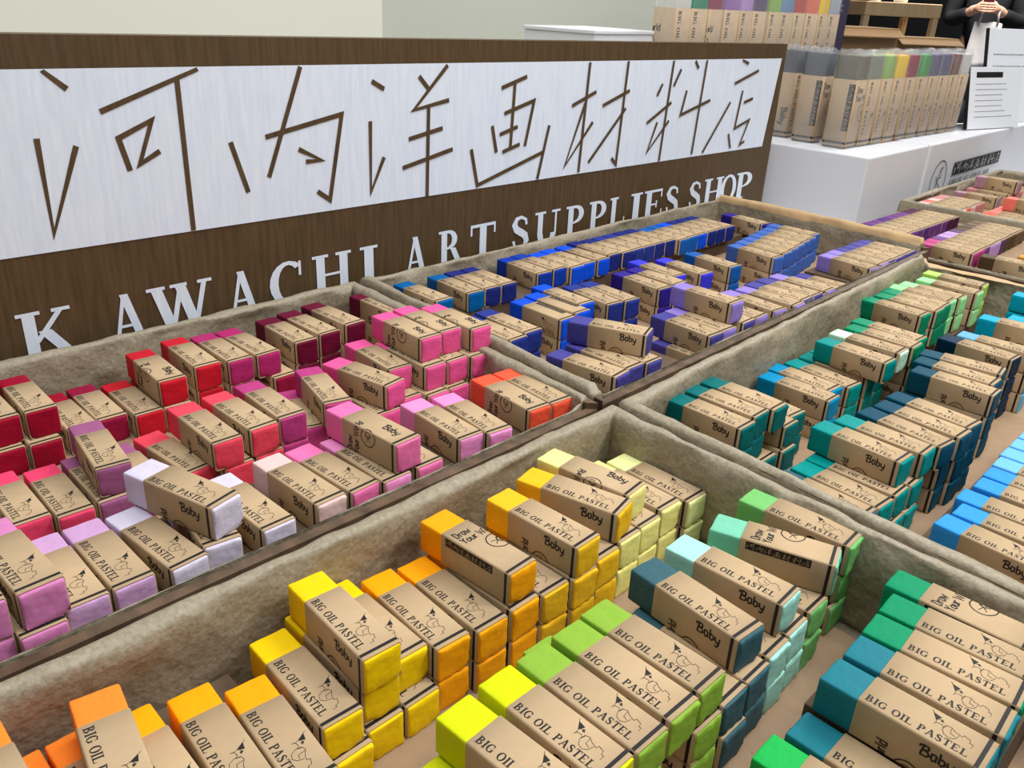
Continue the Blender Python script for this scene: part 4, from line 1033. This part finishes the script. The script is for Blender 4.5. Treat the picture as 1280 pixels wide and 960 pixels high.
for s, nm in ((1,'l'),(-1,'r')):
    body += [('hip'+nm,'pelvis',(0,4.2*s,42),(4,4)),('kn'+nm,'hip'+nm,(.6,4.6*s,23),(2.7,2.7)),('an'+nm,'kn'+nm,(-.3,4.8*s,4.5),(1.8,1.8)),('to'+nm,'an'+nm,(4.5,5.2*s,1.8),(1.5,1.2))]
J, E = rig(body+H0); skin_obj('body', J, E, SKINM, pr)
J, E = rig([('p',None,(0,0,40),(8.2,6.6)),('w','p',(0,0,53),(7.2,5.8)),('c','w',(0,0,62),(8.0,6.0)),('n','c',(0,0,68.5),(3.6,3.4))]+[q for s, nm in ((1,'l'),(-1,'r')) for q in (('s'+nm,'c',(0,8.8*s,65.5),(3.6,3.6)),('e'+nm,'s'+nm,(2.5,10.8*s,52.8),(3.1,3.1)),('m'+nm,'e'+nm,(7.5,6.8*s,54.8),(2.6,2.6)),('k'+nm,'m'+nm,(10.2,4.6*s,56),(2.1,2.1)))]); skin_obj('coat', J, E, COAT, pr)
J, E = rig([('p',None,(0,0,43),(6.8,5.4))]+[q for s, nm in ((1,'l'),(-1,'r')) for q in (('h'+nm,'p',(0,4.3*s,40),(4.8,4.8)),('k'+nm,'h'+nm,(.6,4.7*s,23),(3.6,3.6)),('a'+nm,'k'+nm,(-.3,4.8*s,4),(2.9,2.9)))]); skin_obj('trousers', J, E, TROU, pr)
for s in (1,-1):
    J, E = rig([('h',None,(-1.5,4.8*s,1.9),(1.9,1.7)),('m','h',(2,5*s,1.8),(2.0,1.6)),('t','m',(5.6,5.3*s,1.5),(1.7,1.3))]); skin_obj('shoe', J, E, SHOE, pr)
J, E = rig([('a',None,(-.8,0,80),(4.0,3.6)),('b','a',(-2.2,0,76),(4.0,3.4)),('c','b',(-2.2,0,71.5),(3.4,2.6))]); skin_obj('hair', J, E, HAIRM, pr)
a = math.radians(-72)
def pl(x, y, z): return W(px+x*math.cos(a)-y*math.sin(a), py+x*math.sin(a)+y*math.cos(a), FZ+z)
t = thing('mobile_phone', pl(15.2,0,56.6), 'small dark phone held in the hands of the person in black', 'phone', None, a)
b = MB(); b.box((-.3,-1.6,0), (.3,1.6,5.6), bev=.2); b.build('phone_body', [mat('dark_red_plastic', (70,16,24), .4)], t)
b = MB(); b.box((-.36,-1.35,.4), (-.31,1.35,5.2)); b.build('screen', [BLACKP], t)
t = thing('tote_bag', pl(12.5,1.5,38.5), 'pale grey cloth bag hanging in front of the person in black', 'bag', None, a)
b = MB(); bm = bmesh.new(); bmesh.ops.create_cube(bm, size=1)
bmesh.ops.subdivide_edges(bm, edges=list(bm.edges), cuts=6, use_grid_fill=True)
for v in bm.verts:
    k = v.co.z+.5; bul = (1-(2*v.co.y)**2*.5)*(1.1-.5*k); v.co = Vector((v.co.x*3.2*bul+.25*math.sin(v.co.y*9+v.co.z*5), v.co.y*(10-1.6*k), k*14.5+.3*math.sin(v.co.y*8)))
b.add(bm); b.build('bag_body', [mat('grey_canvas', (196,194,196), .9, noise=.1, nscale=40)], t, smooth=True)
for x in (-.8,.8):
    b = MB(); b.tube([(x,-2.8,14.2),(x,-2.4,18),(x*.6,-.8,20.6),(x*.6,.8,20.6),(x,2.4,18),(x,2.8,14.2)], .35, 8); b.build('handle', [MATS['grey_canvas']], t, smooth=True)
